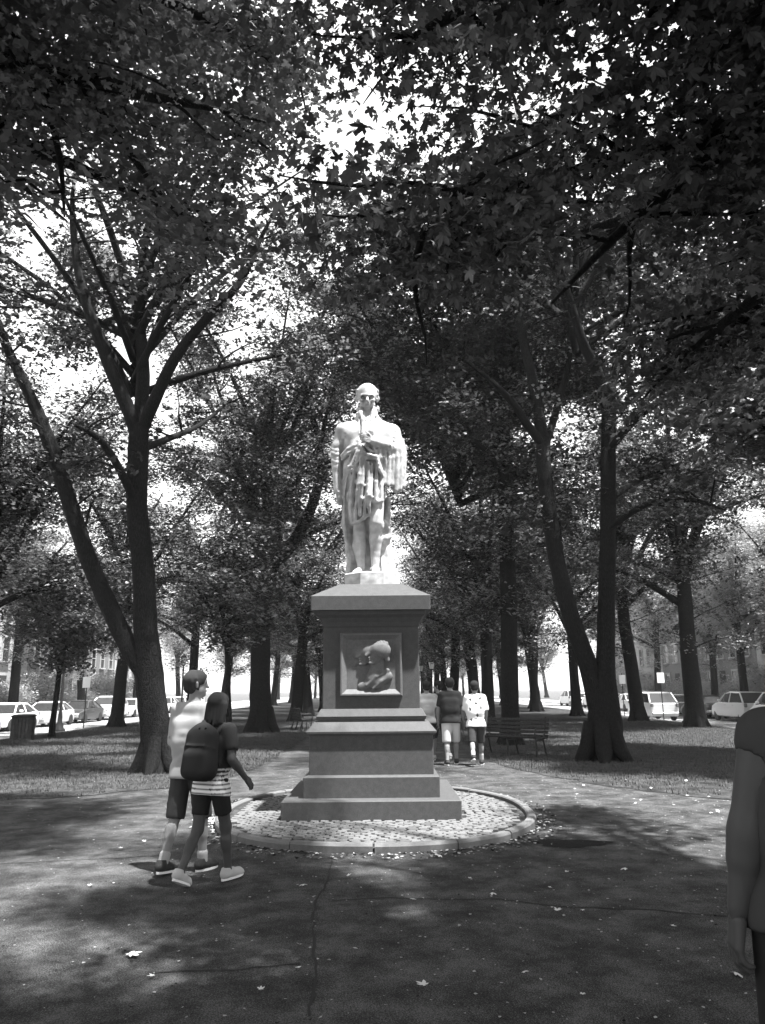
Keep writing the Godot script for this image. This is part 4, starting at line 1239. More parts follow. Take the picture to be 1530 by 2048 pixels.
# limbs: polylines of [point, radius], the first is the trunk. Twigs and leaves grow along the outer part of every other one.
func tree_of(called: String, label: String, base: Vector3, limbs: Array, o: Dictionary) -> Node3D:
	var t := thing(called, label, "tree", base, 0.0, o.get("group", ""))
	var spots := []
	var twigs := MB.new()
	if o.has("crown"):
		var c: Array = o.crown
		var more := grown(c[0], c[1], 0.24, c[2], c[3], Vector3.ZERO)
		for k in range(1, more.size()):
			var q := []
			for e in more[k]: q.append([e[0] + base + (c[4] if c.size() > 4 else Vector3.ZERO), e[1]])
			limbs.append(q)
	for k in limbs.size():
		var L: Array = limbs[k]
		var p := []; var r := []
		for j in L.size() - 1:
			for q in 4:
				var f := q / 4.0
				var prev: Vector3 = L[maxi(j - 1, 0)][0]; var nxt: Vector3 = L[mini(j + 2, L.size() - 1)][0]
				p.append((L[j][0] as Vector3).cubic_interpolate(L[j + 1][0], prev, nxt, f) - base)
				r.append(lerpf(L[j][1], L[j + 1][1], f))
		p.append(L[L.size() - 1][0] - base); r.append(L[L.size() - 1][1])
		var mb := MB.new()
		mb.tube(p, r, 12 if k == 0 else 8, 0.09 if r[0] > 0.12 else 0.04, k + int(absf(base.x) * 7))
		if k == 0:
			# root flare
			for q in 6:
				var an := q * 1.05 + base.x
				var d: Vector3 = Vector3(cos(an), 0, sin(an)) * r[0]
				mb.tube([d * 0.4 + Vector3.UP * r[0] * 1.5, d * 0.72 + Vector3.UP * r[0] * 0.45, d * 1.2 + Vector3.DOWN * 0.06], [r[0] * 0.36, r[0] * 0.34, r[0] * 0.18], 7, 0.05, q)
		put("trunk" if k == 0 else "limb", mb.mesh(), M.bark, t)
		if k == 0 and not o.get("trunk_leaves", false): continue
		var run := 0.0
		var total := 0.0
		for j in p.size() - 1: total += (p[j + 1] - p[j]).length()
		var from: float = o.get("from", 0.3) * total
		var next := from
		for j in p.size() - 1:
			run += (p[j + 1] - p[j]).length()
			while run >= next or j == p.size() - 2 and next < total + 0.1:
				next += rnd(0.7, 1.3) * o.get("step", 0.55)
				var dir: Vector3 = (p[j + 1] - p[j]).normalized()
				var an := rnd(0, TAU)
				var out: Vector3 = (Vector3(cos(an), rnd(-0.25, 0.35), sin(an)) + dir * 0.45 + o.get("pull", Vector3.ZERO)).normalized()
				var len := rnd(0.5, 1.0) * float(o.get("reach", 2.4)) * (1.0 - 0.45 * run / total)
				var b: Vector3 = p[j]
				if in_gap(b + base + out * len * 0.6): continue
				var tp := [b]; var tr := [0.028]
				var n := 5
				for q in n:
					out = (out + Vector3(rnd(-0.25, 0.25), rnd(-0.22, 0.14), rnd(-0.25, 0.25))).normalized()
					b += out * len / n
					if b.y < o.get("floor", 3.2): b.y = o.get("floor", 3.2) + rnd(0, 0.2)
					tp.append(b); tr.append(0.028 * (1.0 - (q + 1.0) / n) + 0.005)
					if q >= 1 or len < 1.3:
						for e in int(o.get("spots", 3)):
							spots.append(b - out * len / n * rng.randf() + Vector3(rnd(-1, 1), rnd(-0.6, 0.6), rnd(-1, 1)) * o.get("jitter", 0.45))
				twigs.tube(tp, tr, 4)
	tag(put("twigs", twigs.mesh(), M.bark, t), "", "", "", "stuff")
	var xs := [[], [], [], []]
	var near := []
	for s in spots:
		var w: Vector3 = s + base
		if open_at(w): continue
		if w.distance_to(cam.position) < 3.0: continue
		if o.has("thin") and s.z > o.thin and rng.randf() < 0.8: continue
		var d: Vector3 = w - cam.position
		if o.get("fine", false) and d.z < 0.8 and d.length() < 9.8 and absf(d.x) < -d.z * 0.7 + 1.2 and d.y < -d.z * 1.3 + 1.2:
			for q in int(o.get("leaves", 9)):
				var b := Basis(Vector3.UP, rnd(0, TAU)) * Basis(Vector3.RIGHT, rnd(-1.1, 0.5)) * Basis(Vector3.BACK, rnd(-0.5, 0.5))
				var lp: Vector3 = s + Vector3(rnd(-0.26, 0.26), rnd(-0.22, 0.16), rnd(-0.26, 0.26))
				var lw: Vector3 = lp + base
				if lw.x < 1.3 and lw.x > -1.2 and lw.y < 1.72 - lw.z * 0.51: continue
				near.append(Transform3D(b.scaled_local(Vector3.ONE * rnd(0.06, 0.17)), lp))
		else:
			xs[rng.randi() % 4].append(Transform3D(Basis.from_euler(Vector3(rnd(-0.35, 0.35), rnd(0, TAU), rnd(-0.35, 0.35))) * rnd(0.8, 1.35), s))
	var lm: Material = o.get("leaf", M.leaf)
	if near.size():
		near.sort_custom(func(a, b): return (a.origin + base - cam.position).length_squared() < (b.origin + base - cam.position).length_squared())
		var shown := []; var rest := [[], [], [], []]
		for x in near:
			var d: Vector3 = cam.transform.affine_inverse() * (x.origin + base)
			if shown.size() < 300 and absf(d.x) < -d.z * 0.49 and absf(d.y) < -d.z * 0.65: shown.append(x)
			else: rest[rng.randi() % 4].append(x)
		for k in shown.size(): piece("leaf", k, leaf_mesh[k % 4], lm if k % 5 else M.leaf_mid, shown[k], t)  # every fifth leaf has a lighter colour, standing for light on it
		for k in 4: if rest[k].size(): multi("foliage", leaf_mesh[k], lm if k else M.leaf_mid, rest[k], t)  # one share of the leaves paler, light put into the colour
	for k in 4: if xs[k].size(): multi("crown", sprig[k], lm if k else (M.leaf_pale if lm == M.leaf else M.leaf_mid), xs[k], t)  # one share of sprigs paler: sunlit specks put into the leaf colour
	return t

# a tree of the row: trunk, limbs that rise and spread, a wide layered crown
func grown(h: float, fork: float, r0: float, n: int, spread: float, lean: Vector3) -> Array:
	var limbs := []
	var top := Vector3(lean.x, fork, lean.z)
	limbs.append([[Vector3(0, -0.1, 0), r0 * 1.25], [Vector3(0, 0.5, 0) + lean * 0.05, r0], [Vector3(0, fork * 0.5, 0) + lean * 0.45, r0 * 0.86], [top, r0 * 0.8], [top + Vector3(rnd(-0.3, 0.3), (h - fork) * 0.4, rnd(-0.3, 0.3)), r0 * 0.45], [top + Vector3(rnd(-0.8, 0.8), (h - fork) * 0.85, rnd(-0.8, 0.8)), r0 * 0.12]])
	for k in n:
		var an := k * 2.4 + rnd(-0.3, 0.3)
		var low := float(k) / n
		var sp := spread * rnd(0.75, 1.1) * (1.0 - 0.25 * low)
		var b := top.lerp(limbs[0][4][0], low * 0.9) + Vector3.DOWN * (0.3 if k > 0 else 0.1)
		var d := Vector3(cos(an), 0, sin(an))
		var up := (h - b.y) * rnd(0.55, 0.9) if k % 3 else (h - b.y) * rnd(0.12, 0.35)
		var rr := r0 * rnd(0.38, 0.5)
		limbs.append([[b, rr], [b + d * sp * 0.3 + Vector3.UP * up * 0.4, rr * 0.75], [b + d * sp * 0.65 + Vector3.UP * up * 0.72, rr * 0.45], [b + d * sp + Vector3.UP * up, rr * 0.12]])
	return limbs

func moved(limbs: Array, base: Vector3) -> Array:
	var out := []
	for L in limbs:
		var q := []
		for e in L: q.append([e[0] + base, e[1]])
		out.append(q)
	return out

# a polyline drawn over the photograph's plane at each tree's own distance, with a depth offset for every point
func drawn(z: float, pts: Array) -> Array:
	var q := []
	for p in pts: q.append([at(p[0], p[1], z + (p[3] if p.size() > 3 else 0.0)), p[2]])
	return q

func trees() -> void:
	make_leaves()
	for q in [[-0.17, 5.0, -11.0, 1.5], [-0.17, 2.9, -10.9, 0.9], [-0.17, 0.5, -10.2, 0.35], [0.9, 0, -9.7, 0.6], [1.3, 0, -11, 0.5], [0.0, 0, -8.8, 0.4], [0.0, 0, -7.7, 0.3], [0.15, 0, -6.4, 0.05], [-3.3, 0, -9.8, 0.3],
		[2.9, 0, -14.6, 0.3], [3.6, 0, -13.8, 0.4], [4.3, 0, -13.2, 0.45], [5.1, 0, -12.7, 0.5], [6.0, 0, -12.2, 0.5], [-1.8, 1.4, -7.6, 0.4], [-9.0, 0, -23.0, 1.6], [-6.5, 0, -20, 0.9], [-2.3, 0, -17, 0.3], [-2.3, 0, -21.5, 0.3], [1.7, 1.4, -17.6, 0.2], [0.75, 6.4, -4.2, 0.25], [3.0, 0, -8.6, 0.4, 0.6], [3.4, 0, -10.2, 0.5, 0.6], [1.7, 0, -7.0, 0.3, 0.6], [4.6, 0, -10.8, 0.5, 0.6], [2.6, 0, -9.2, 0.15]]:
		sun_gap(Vector3(q[0], q[1], q[2]), q[3], q[4] if q.size() > 4 else 0.95)
	# sky shows between the crowns of neighbouring trees
	openings.append([Vector3(-0.85, 5.5, -5.0), Vector3(-1.6, 13.0, -12.5), 0.3, 0.75])
	openings.append([Vector3(-3.9, 7.4, -8.5), Vector3(-8.2, 13.0, -18.0), 1.0, 0.85])
	# two-stemmed tree on the left
	var zl := -16.6
	tree_of("maple_tree", "two-stemmed maple with a thick flared trunk, beside the person in the white T-shirt", floor_at(315, 1545), [
		drawn(zl, [[316, 1553, 0.46], [313, 1500, 0.33], [308, 1430, 0.3], [300, 1350, 0.29], [292, 1260, 0.25], [286, 1150, 0.235], [274, 1010, 0.225], [277, 900, 0.23], [280, 850, 0.2]]),
		drawn(zl, [[296, 1360, 0.22], [262, 1300, 0.2], [222, 1220, 0.19], [175, 1110, 0.18, 0.2], [133, 990, 0.165, 0.4], [100, 890, 0.15, 0.7], [60, 790, 0.12, 1.0], [8, 680, 0.09, 1.4], [-30, 560, 0.05, 1.8]]),
		drawn(zl, [[278, 870, 0.17], [240, 780, 0.15, 0.3], [205, 695, 0.13, 0.5], [168, 590, 0.11, 0.8], [149, 490, 0.08, 1.0], [145, 395, 0.05, 1.2], [160, 300, 0.02, 1.4]]),
		drawn(zl, [[280, 850, 0.17], [287, 750, 0.15, -0.3], [280, 640, 0.13, -0.5], [286, 520, 0.1, -0.6], [302, 420, 0.06, -0.5], [320, 300, 0.02, -0.4]]),
		drawn(zl, [[284, 860, 0.15], [310, 800, 0.14, 0.4], [348, 718, 0.12, 0.8], [410, 640, 0.1, 1.0], [480, 565, 0.08, 1.3], [520, 480, 0.05, 1.6], [560, 400, 0.02, 1.8]]),
		drawn(zl, [[272, 1010, 0.1], [240, 940, 0.09, 0.6], [200, 880, 0.07, 1.2], [150, 850, 0.03, 2.0]]),
		drawn(zl, [[278, 900, 0.1], [330, 880, 0.08, -1.0], [400, 850, 0.06, -2.0], [460, 800, 0.03, -3.0]]),
		drawn(zl, [[280, 640, 0.07, -0.5], [340, 560, 0.06, -1.2], [400, 440, 0.04, -2.0], [430, 330, 0.02, -2.5]])],
		{"reach": 2.4, "step": 0.46, "spots": 4, "from": 0.4, "floor": 5.5, "pull": Vector3(-0.1, 0.1, -0.35), "thin": -0.3, "crown": [17.0, 8.5, 17, 6.0, Vector3(-1.2, 0, -0.6)]})
	# forked tree on the right
	var zr := -18.5
	tree_of("maple_tree", "large dark maple forking low into two tall stems, on the lawn right of the bench", floor_at(1207, 1522), [
		drawn(zr, [[1207, 1530, 0.55], [1208, 1480, 0.42], [1210, 1420, 0.37], [1211, 1330, 0.22], [1213, 1200, 0.2], [1215, 1050, 0.19], [1217, 900, 0.185], [1218, 790, 0.17]]),
		drawn(zr, [[1196, 1420, 0.24], [1172, 1320, 0.22], [1138, 1220, 0.21, 0.1], [1114, 1120, 0.195, 0.2], [1098, 1030, 0.185, 0.3], [1087, 930, 0.18, 0.4], [1086, 880, 0.17, 0.4]]),
		drawn(zr, [[1086, 890, 0.12, 0.4], [1055, 850, 0.1, 0.8], [1025, 805, 0.09, 1.2], [980, 760, 0.06, 1.6], [930, 720, 0.03, 2.0]]),
		drawn(zr, [[1086, 880, 0.15, 0.4], [1074, 800, 0.14, 0.3], [1052, 705, 0.12, 0.2], [1034, 620, 0.1, 0.0], [1012, 540, 0.06, -0.2], [1000, 440, 0.02, -0.4]]),
		drawn(zr, [[1090, 890, 0.11, 0.4], [1110, 830, 0.1, -0.2], [1136, 730, 0.08, -0.5], [1150, 620, 0.05, -1.0], [1160, 520, 0.02, -1.4]]),
		drawn(zr, [[1218, 800, 0.15], [1190, 735, 0.13, 0.4], [1163, 680, 0.12, 0.8], [1140, 600, 0.09, 1.2], [1118, 520, 0.05, 1.6], [1100, 420, 0.02, 2.0]]),
		drawn(zr, [[1218, 790, 0.14], [1238, 715, 0.12, -0.3], [1262, 630, 0.1, -0.6], [1275, 540, 0.06, -0.9], [1290, 420, 0.02, -1.2]]),
		drawn(zr, [[1218, 900, 0.1], [1270, 840, 0.09, 1.0], [1340, 790, 0.07, 2.2], [1430, 760, 0.03, 3.2]]),
		drawn(zr, [[1216, 1000, 0.1], [1280, 960, 0.08, -1.0], [1360, 940, 0.06, -2.0], [1440, 950, 0.02, -3.0]]),
		drawn(zr, [[1215, 1060, 0.08], [1290, 1010, 0.07, 1.5], [1380, 1000, 0.05, 2.6], [1450, 1020, 0.02, 3.6]]),
		drawn(zr, [[1215, 870, 0.1], [1210, 820, 0.08, -1.2], [1190, 760, 0.06, -2.6], [1150, 700, 0.02, -4.0]])],
		{"reach": 2.8, "step": 0.36, "spots": 5, "from": 0.45, "floor": 5.5, "pull": Vector3(0.1, 0.1, -0.25), "thin": -0.2, "leaf": M.leaf, "crown": [18.0, 10.0, 14, 5.6]})
	# overhanging maples on both sides of the camera, trunks just outside the picture; limbs added overhead shade the foreground
	var nr := Vector3(4.9, 0, -3.4)
	tree_of("maple_tree", "overhanging dark maple filling the upper right with large lobed leaves", nr, [
		[[nr + Vector3(0, -0.1, 0), 0.42], [nr + Vector3(0, 0.6, 0), 0.34], [nr + Vector3(-0.1, 2.2, 0), 0.31], [nr + Vector3(-0.1, 4.0, 0.1), 0.3]],
		[[nr + Vector3(-0.1, 3.6, 0), 0.16], [Vector3(3.9, 4.9, -4.0), 0.13], [Vector3(2.5, 5.3, -4.6), 0.08], [Vector3(1.2, 5.2, -4.9), 0.025], [Vector3(0.35, 4.75, -4.7), 0.006]],
		[[nr + Vector3(-0.1, 3.9, 0), 0.18], [Vector3(4.2, 5.4, -5.0), 0.15], [Vector3(3.2, 6.2, -6.6), 0.1], [Vector3(2.2, 6.6, -7.8), 0.02]],
		[[nr + Vector3(-0.1, 4.0, 0.1), 0.2], [Vector3(4.0, 6.0, -3.6), 0.16], [Vector3(2.6, 7.2, -4.2), 0.1], [Vector3(1.0, 7.8, -5.2), 0.06], [Vector3(0.0, 7.9, -6.2), 0.015]],
		[[nr + Vector3(-0.1, 4.0, 0.1), 0.2], [Vector3(4.4, 6.5, -4.2), 0.16], [Vector3(3.4, 8.6, -5.4), 0.1], [Vector3(2.3, 10.0, -6.6), 0.02]],
		[[nr + Vector3(-0.1, 3.8, 0.1), 0.15], [Vector3(4.6, 4.9, -5.0), 0.12], [Vector3(4.2, 5.2, -7.0), 0.08], [Vector3(3.9, 5.0, -9.0), 0.015]],
		[[nr + Vector3(-0.1, 3.9, 0.1), 0.15], [Vector3(4.6, 5.6, -5.4), 0.12], [Vector3(4.6, 6.2, -7.6), 0.08], [Vector3(4.4, 5.8, -9.8), 0.015]],
		[[nr + Vector3(-0.1, 3.7, 0.1), 0.14], [Vector3(4.0, 4.8, -5.0), 0.1], [Vector3(3.6, 5.2, -6.8), 0.07], [Vector3(3.2, 4.9, -8.4), 0.015]],
		[[Vector3(1.2, 5.2, -4.9), 0.025], [Vector3(0.7, 4.85, -4.6), 0.016], [Vector3(0.4, 4.6, -4.4), 0.01], [Vector3(0.2, 4.3, -4.3), 0.004]],
		[[nr + Vector3(-0.1, 4.0, 0.1), 0.18], [Vector3(4.2, 6.8, -2.6), 0.15], [Vector3(2.8, 8.8, -1.6), 0.1], [Vector3(1.0, 9.8, -0.6), 0.02]],
		[[nr + Vector3(-0.1, 4.0, 0.1), 0.18], [Vector3(3.6, 6.2, -2.8), 0.13], [Vector3(1.8, 7.2, -2.2), 0.08], [Vector3(-0.2, 7.6, -2.0), 0.015]],
		[[Vector3(2.5, 5.3, -4.6), 0.06], [Vector3(2.0, 5.2, -5.4), 0.045], [Vector3(1.5, 4.9, -6.2), 0.012]],
		[[nr + Vector3(-0.1, 3.7, 0.1), 0.16], [Vector3(3.4, 5.0, -3.2), 0.12], [Vector3(2.0, 5.4, -3.4), 0.08], [Vector3(0.7, 5.6, -3.9), 0.015]],
		[[nr + Vector3(-0.1, 4.0, 0.1), 0.16], [Vector3(3.6, 6.2, -4.6), 0.12], [Vector3(2.4, 7.0, -6.0), 0.08], [Vector3(0.9, 7.2, -7.4), 0.015]],
		[[nr + Vector3(-0.1, 4.0, 0.1), 0.16], [Vector3(4.0, 7.4, -5.2), 0.12], [Vector3(3.0, 9.2, -7.2), 0.08], [Vector3(1.4, 9.8, -8.8), 0.015]],
		[[nr + Vector3(-0.1, 4.0, 0.1), 0.16], [Vector3(4.4, 6.2, -5.6), 0.12], [Vector3(4.2, 7.4, -7.8), 0.08], [Vector3(3.4, 7.8, -9.6), 0.015]],
		[[nr + Vector3(-0.1, 3.6, 0.0), 0.14], [Vector3(4.3, 4.6, -4.6), 0.1], [Vector3(3.4, 4.9, -5.8), 0.07], [Vector3(2.9, 4.7, -7.0), 0.015]],
		[[nr + Vector3(-0.1, 4.0, 0.1), 0.16], [Vector3(3.6, 7.0, -4.4), 0.12], [Vector3(1.8, 8.6, -5.4), 0.08], [Vector3(0.1, 9.2, -6.8), 0.015]],
		[[nr + Vector3(-0.1, 4.0, 0.1), 0.16], [Vector3(3.8, 7.6, -4.2), 0.12], [Vector3(2.4, 9.8, -5.0), 0.08], [Vector3(0.8, 10.8, -6.2), 0.015]],
		[[nr + Vector3(-0.1, 4.0, 0.1), 0.16], [Vector3(3.4, 6.4, -3.8), 0.12], [Vector3(1.6, 6.9, -4.6), 0.08], [Vector3(0.0, 6.7, -5.4), 0.015]],
		[[nr + Vector3(-0.1, 4.0, 0.1), 0.18], [Vector3(5.6, 7.0, -3.2), 0.15], [Vector3(6.6, 9.0, -3.4), 0.1], [Vector3(7.6, 10.5, -3.0), 0.02]]],
		{"reach": 2.4, "step": 0.21, "spots": 7, "from": 0.18, "floor": 3.75, "jitter": 0.38, "fine": true, "leaves": 8, "leaf": M.leaf_dark, "crown": [12.5, 7.0, 10, 5.0, Vector3(-1.6, 0, 2.6)]})  # this crown spreads over the camera, out of view, added to shade the foreground
	var nl := Vector3(-5.3, 0, -6.2)
	tree_of("maple_tree", "overhanging maple filling the upper left, one long bough reaching into the picture", nl, [
		[[nr * 0 + nl + Vector3(0, -0.1, 0), 0.42], [nl + Vector3(0, 0.6, 0), 0.33], [nl + Vector3(0, 3, 0), 0.3], [nl + Vector3(0.1, 5.6, 0), 0.27], [nl + Vector3(0.1, 8.0, 0.1), 0.2]],
		[[nl + Vector3(0.1, 6.6, 0), 0.13], [Vector3(-4.1, 8.0, -7.0), 0.105], [Vector3(-3.2, 7.98, -7.0), 0.09], [Vector3(-2.42, 7.75, -7.0), 0.06], [Vector3(-1.8, 7.6, -7.0), 0.03], [Vector3(-1.2, 7.5, -7.1), 0.012]],
		[[nl + Vector3(0.1, 7.2, 0), 0.13], [Vector3(-4.2, 8.8, -7.6), 0.1], [Vector3(-3.0, 9.3, -8.8), 0.07], [Vector3(-2.0, 9.3, -9.6), 0.015]],
		[[nl + Vector3(0.1, 7.8, 0), 0.13], [Vector3(-4.4, 9.8, -6.2), 0.1], [Vector3(-3.2, 10.8, -6.6), 0.07], [Vector3(-1.9, 11.3, -7.0), 0.015]],
		[[nl + Vector3(0.1, 6.8, 0), 0.12], [Vector3(-5.6, 8.2, -7.6), 0.1], [Vector3(-5.4, 8.8, -9.4), 0.06], [Vector3(-4.9, 8.8, -10.8), 0.015]],
		[[nl + Vector3(0.1, 7.4, 0), 0.12], [Vector3(-4.4, 8.6, -5.0), 0.1], [Vector3(-3.0, 9.2, -4.0), 0.07], [Vector3(-1.6, 9.6, -3.2), 0.015]],
		[[nl + Vector3(0.1, 7.6, 0), 0.12], [Vector3(-6.4, 9.2, -5.4), 0.1], [Vector3(-7.6, 10.0, -4.4), 0.07], [Vector3(-8.8, 10.4, -3.6), 0.015]],
		[[nl + Vector3(0.1, 8.0, 0), 0.13], [Vector3(-4.6, 10.4, -8.0), 0.1], [Vector3(-3.8, 11.6, -9.8), 0.07], [Vector3(-2.6, 12.0, -11.0), 0.015]],
		[[nl + Vector3(0.1, 8.0, 0), 0.13], [Vector3(-4.0, 10.2, -4.6), 0.1], [Vector3(-2.4, 11.4, -4.0), 0.07], [Vector3(-0.6, 12.0, -4.6), 0.015]],
		[[nl + Vector3(0.1, 7.0, 0), 0.12], [Vector3(-4.4, 7.8, -7.6), 0.09], [Vector3(-3.4, 8.0, -8.8), 0.06], [Vector3(-2.2, 7.9, -9.8), 0.015]],
		[[nl + Vector3(0.1, 7.2, 0), 0.12], [Vector3(-4.0, 8.2, -5.8), 0.09], [Vector3(-2.9, 8.4, -5.8), 0.06], [Vector3(-1.9, 8.5, -6.2), 0.015]],
		[[nl + Vector3(0.1, 8.0, 0), 0.14], [Vector3(-3.6, 9.2, -4.2), 0.11], [Vector3(-1.8, 9.6, -3.0), 0.08], [Vector3(0.2, 9.6, -2.4), 0.015]],
		[[nl + Vector3(0.1, 7.8, 0), 0.14], [Vector3(-4.0, 8.8, -4.0), 0.11], [Vector3(-2.8, 9.2, -2.4), 0.08], [Vector3(-1.2, 9.4, -1.0), 0.015]],
		[[nl + Vector3(0.1, 7.9, 0), 0.14], [Vector3(-3.8, 10.6, -6.2), 0.11], [Vector3(-2.0, 11.6, -6.6), 0.08], [Vector3(-0.1, 12.0, -7.6), 0.015]],
		[[nl + Vector3(0.1, 7.9, 0), 0.14], [Vector3(-3.8, 10.0, -7.6), 0.11], [Vector3(-2.4, 10.6, -8.8), 0.08], [Vector3(-1.0, 10.6, -10.2), 0.015]],
		[[Vector3(-3.2, 7.98, -7.0), 0.05], [Vector3(-2.9, 7.7, -7.8), 0.04], [Vector3(-2.5, 7.4, -8.7), 0.012]],
		[[Vector3(-3.6, 8.0, -7.0), 0.05], [Vector3(-3.6, 7.5, -7.6), 0.035], [Vector3(-3.8, 7.2, -8.3), 0.012]]],
		{"reach": 2.3, "step": 0.42, "spots": 4, "from": 0.25, "floor": 7.2, "jitter": 0.5, "fine": true, "leaves": 5, "leaf": M.leaf_soft})
	var n2 := Vector3(10.4, 0, -16.6)
	tree_of("maple_tree", "dense dark maple at the right edge between the passer-by and the forked maple", n2, moved(grown(13.0, 4.6, 0.3, 14, 4.2, Vector3(-0.4, 0, 0)), n2), {"reach": 2.2, "step": 0.32, "spots": 6, "floor": 3.4, "trunk_leaves": true, "leaf": M.leaf_dark, "pull": Vector3(0.12, 0, 0)})
	var n3 := Vector3(-13.0, 0, -24.5)
	tree_of("maple_tree", "loose maple at the left edge, seen behind the leaning stem of the two-stemmed maple", n3, moved(grown(14.0, 4.2, 0.26, 14, 5.0, Vector3(0.4, 0, 0)), n3), {"reach": 2.8, "step": 0.45, "spots": 3, "floor": 3.2, "trunk_leaves": true, "jitter": 0.6})
	# behind the camera the rows go on and shade the foreground
	for q in [[-5.0, 3.5, 14.0], [4.8, 6.0, 15.0]]:
		var b := Vector3(q[0], 0, q[1])
		tree_of("maple_tree", "broad maple of the %s row just behind the viewer" % ("left" if q[0] < 0 else "right"), b, moved(grown(q[2], 5.0, 0.33, 11, 5.6, Vector3.ZERO), b), {"reach": 3.0, "step": 0.4, "spots": 6, "floor": 4.0, "trunk_leaves": true})
	# straight tree behind the bench
	var z2 := -23.5
	tree_of("maple_tree", "straight-trunked maple standing right behind the slatted bench", floor_at(1021, 1489), [
		drawn(z2, [[1022, 1496, 0.36], [1021, 1450, 0.27], [1018, 1300, 0.25], [1014, 1100, 0.24], [1010, 930, 0.22], [1010, 840, 0.18], [1020, 700, 0.12], [1015, 560, 0.05]]),
		drawn(z2, [[1010, 900, 0.12], [960, 800, 0.1, 1.0], [900, 700, 0.08, 1.6], [840, 600, 0.02, 2.4]]),
		drawn(z2, [[1010, 860, 0.12], [1040, 760, 0.1, -1.0], [1070, 660, 0.07, -2.0], [1080, 540, 0.02, -2.6]]),
		drawn(z2, [[1012, 950, 0.1], [970, 900, 0.08, 1.5], [920, 860, 0.06, 3.0], [880, 830, 0.02, 4.0]]),
		drawn(z2, [[1012, 980, 0.1], [970, 900, 0.08, -1.5], [910, 800, 0.06, -3.0], [860, 740, 0.02, -4.0]]),
		drawn(z2, [[1010, 840, 0.1], [980, 720, 0.08, 0.2], [930, 580, 0.05, 0.5], [900, 470, 0.02, 0.6]]),
		drawn(z2, [[1013, 1040, 0.08], [1060, 1000, 0.07, -1.0], [1120, 980, 0.05, -1.5], [1180, 990, 0.02, -2.0]])],
		{"reach": 3.0, "step": 0.4, "spots": 5, "from": 0.2, "floor": 4.0, "trunk_leaves": true, "crown": [19.0, 7.5, 18, 6.0, Vector3(-1.2, 0, -0.5)]})
	# wide tree left of the pedestal
	var z3 := -31.6
	tree_of("maple_tree", "stout maple behind the pedestal's left side, spreading into curved limbs", floor_at(523, 1465), [
		drawn(z3, [[523, 1470, 0.62], [522, 1430, 0.44], [521, 1340, 0.4], [525, 1220, 0.38], [538, 1130, 0.36]]),
		drawn(z3, [[540, 1140, 0.27], [590, 1080, 0.24], [625, 1010, 0.22], [640, 940, 0.19], [636, 870, 0.15], [612, 800, 0.1], [600, 700, 0.03]]),
		drawn(z3, [[640, 950, 0.13], [645, 870, 0.11, 0.8], [665, 790, 0.08, 1.6], [690, 700, 0.02, 2.4]]),
		drawn(z3, [[535, 1150, 0.25], [505, 1060, 0.22], [506, 960, 0.19], [528, 860, 0.14], [550, 770, 0.08], [560, 660, 0.02]]),
		drawn(z3, [[548, 1110, 0.2], [562, 1010, 0.18, 0.5], [590, 960, 0.15, 1.2], [640, 932, 0.1, 2.2], [700, 900, 0.02, 3.5]]),
		drawn(z3, [[510, 1080, 0.16], [450, 1000, 0.13, -1.0], [390, 950, 0.09, -2.0], [340, 930, 0.02, -3.0]]),
		drawn(z3, [[520, 1200, 0.12], [470, 1150, 0.1, 1.5], [410, 1120, 0.07, 3.0], [360, 1120, 0.02, 4.5]]),
		drawn(z3, [[506, 960, 0.12], [470, 860, 0.1, 0.6], [430, 760, 0.06, 1.0], [420, 660, 0.02, 1.2]])],
		{"reach": 3.2, "step": 0.44, "spots": 3, "from": 0.15, "floor": 3.4, "crown": [20.0, 7.0, 15, 6.5]})
	# slim young trees on the left
	var b4 := floor_at(457, 1493)
	tree_of("young_tree", "slim young tree just right of the person with the black backpack", b4, moved(grown(8.0, 3.0, 0.1, 7, 2.0, Vector3(-0.15, 0, 0)), b4), {"reach": 1.5, "step": 0.4, "spots": 3, "trunk_leaves": true, "from": 0.35})
	var b5 := floor_at(103, 1475)
	tree_of("young_tree", "young tree with a thin straight trunk and low dark crown, right of the litter bin", b5, moved(grown(7.5, 2.7, 0.11, 8, 2.6, Vector3(0.1, 0, 0)), b5), {"reach": 1.7, "step": 0.36, "spots": 4, "trunk_leaves": true, "from": 0.3, "floor": 2.6, "leaf": M.leaf_dark})
	# the rest of the rows: four kinds grown once and copied
	var kinds := []
	var n_th := ["first", "second", "third", "fourth", "fifth", "sixth", "seventh", "eighth", "ninth", "tenth", "eleventh", "twelfth", "thirteenth", "fourteenth"]
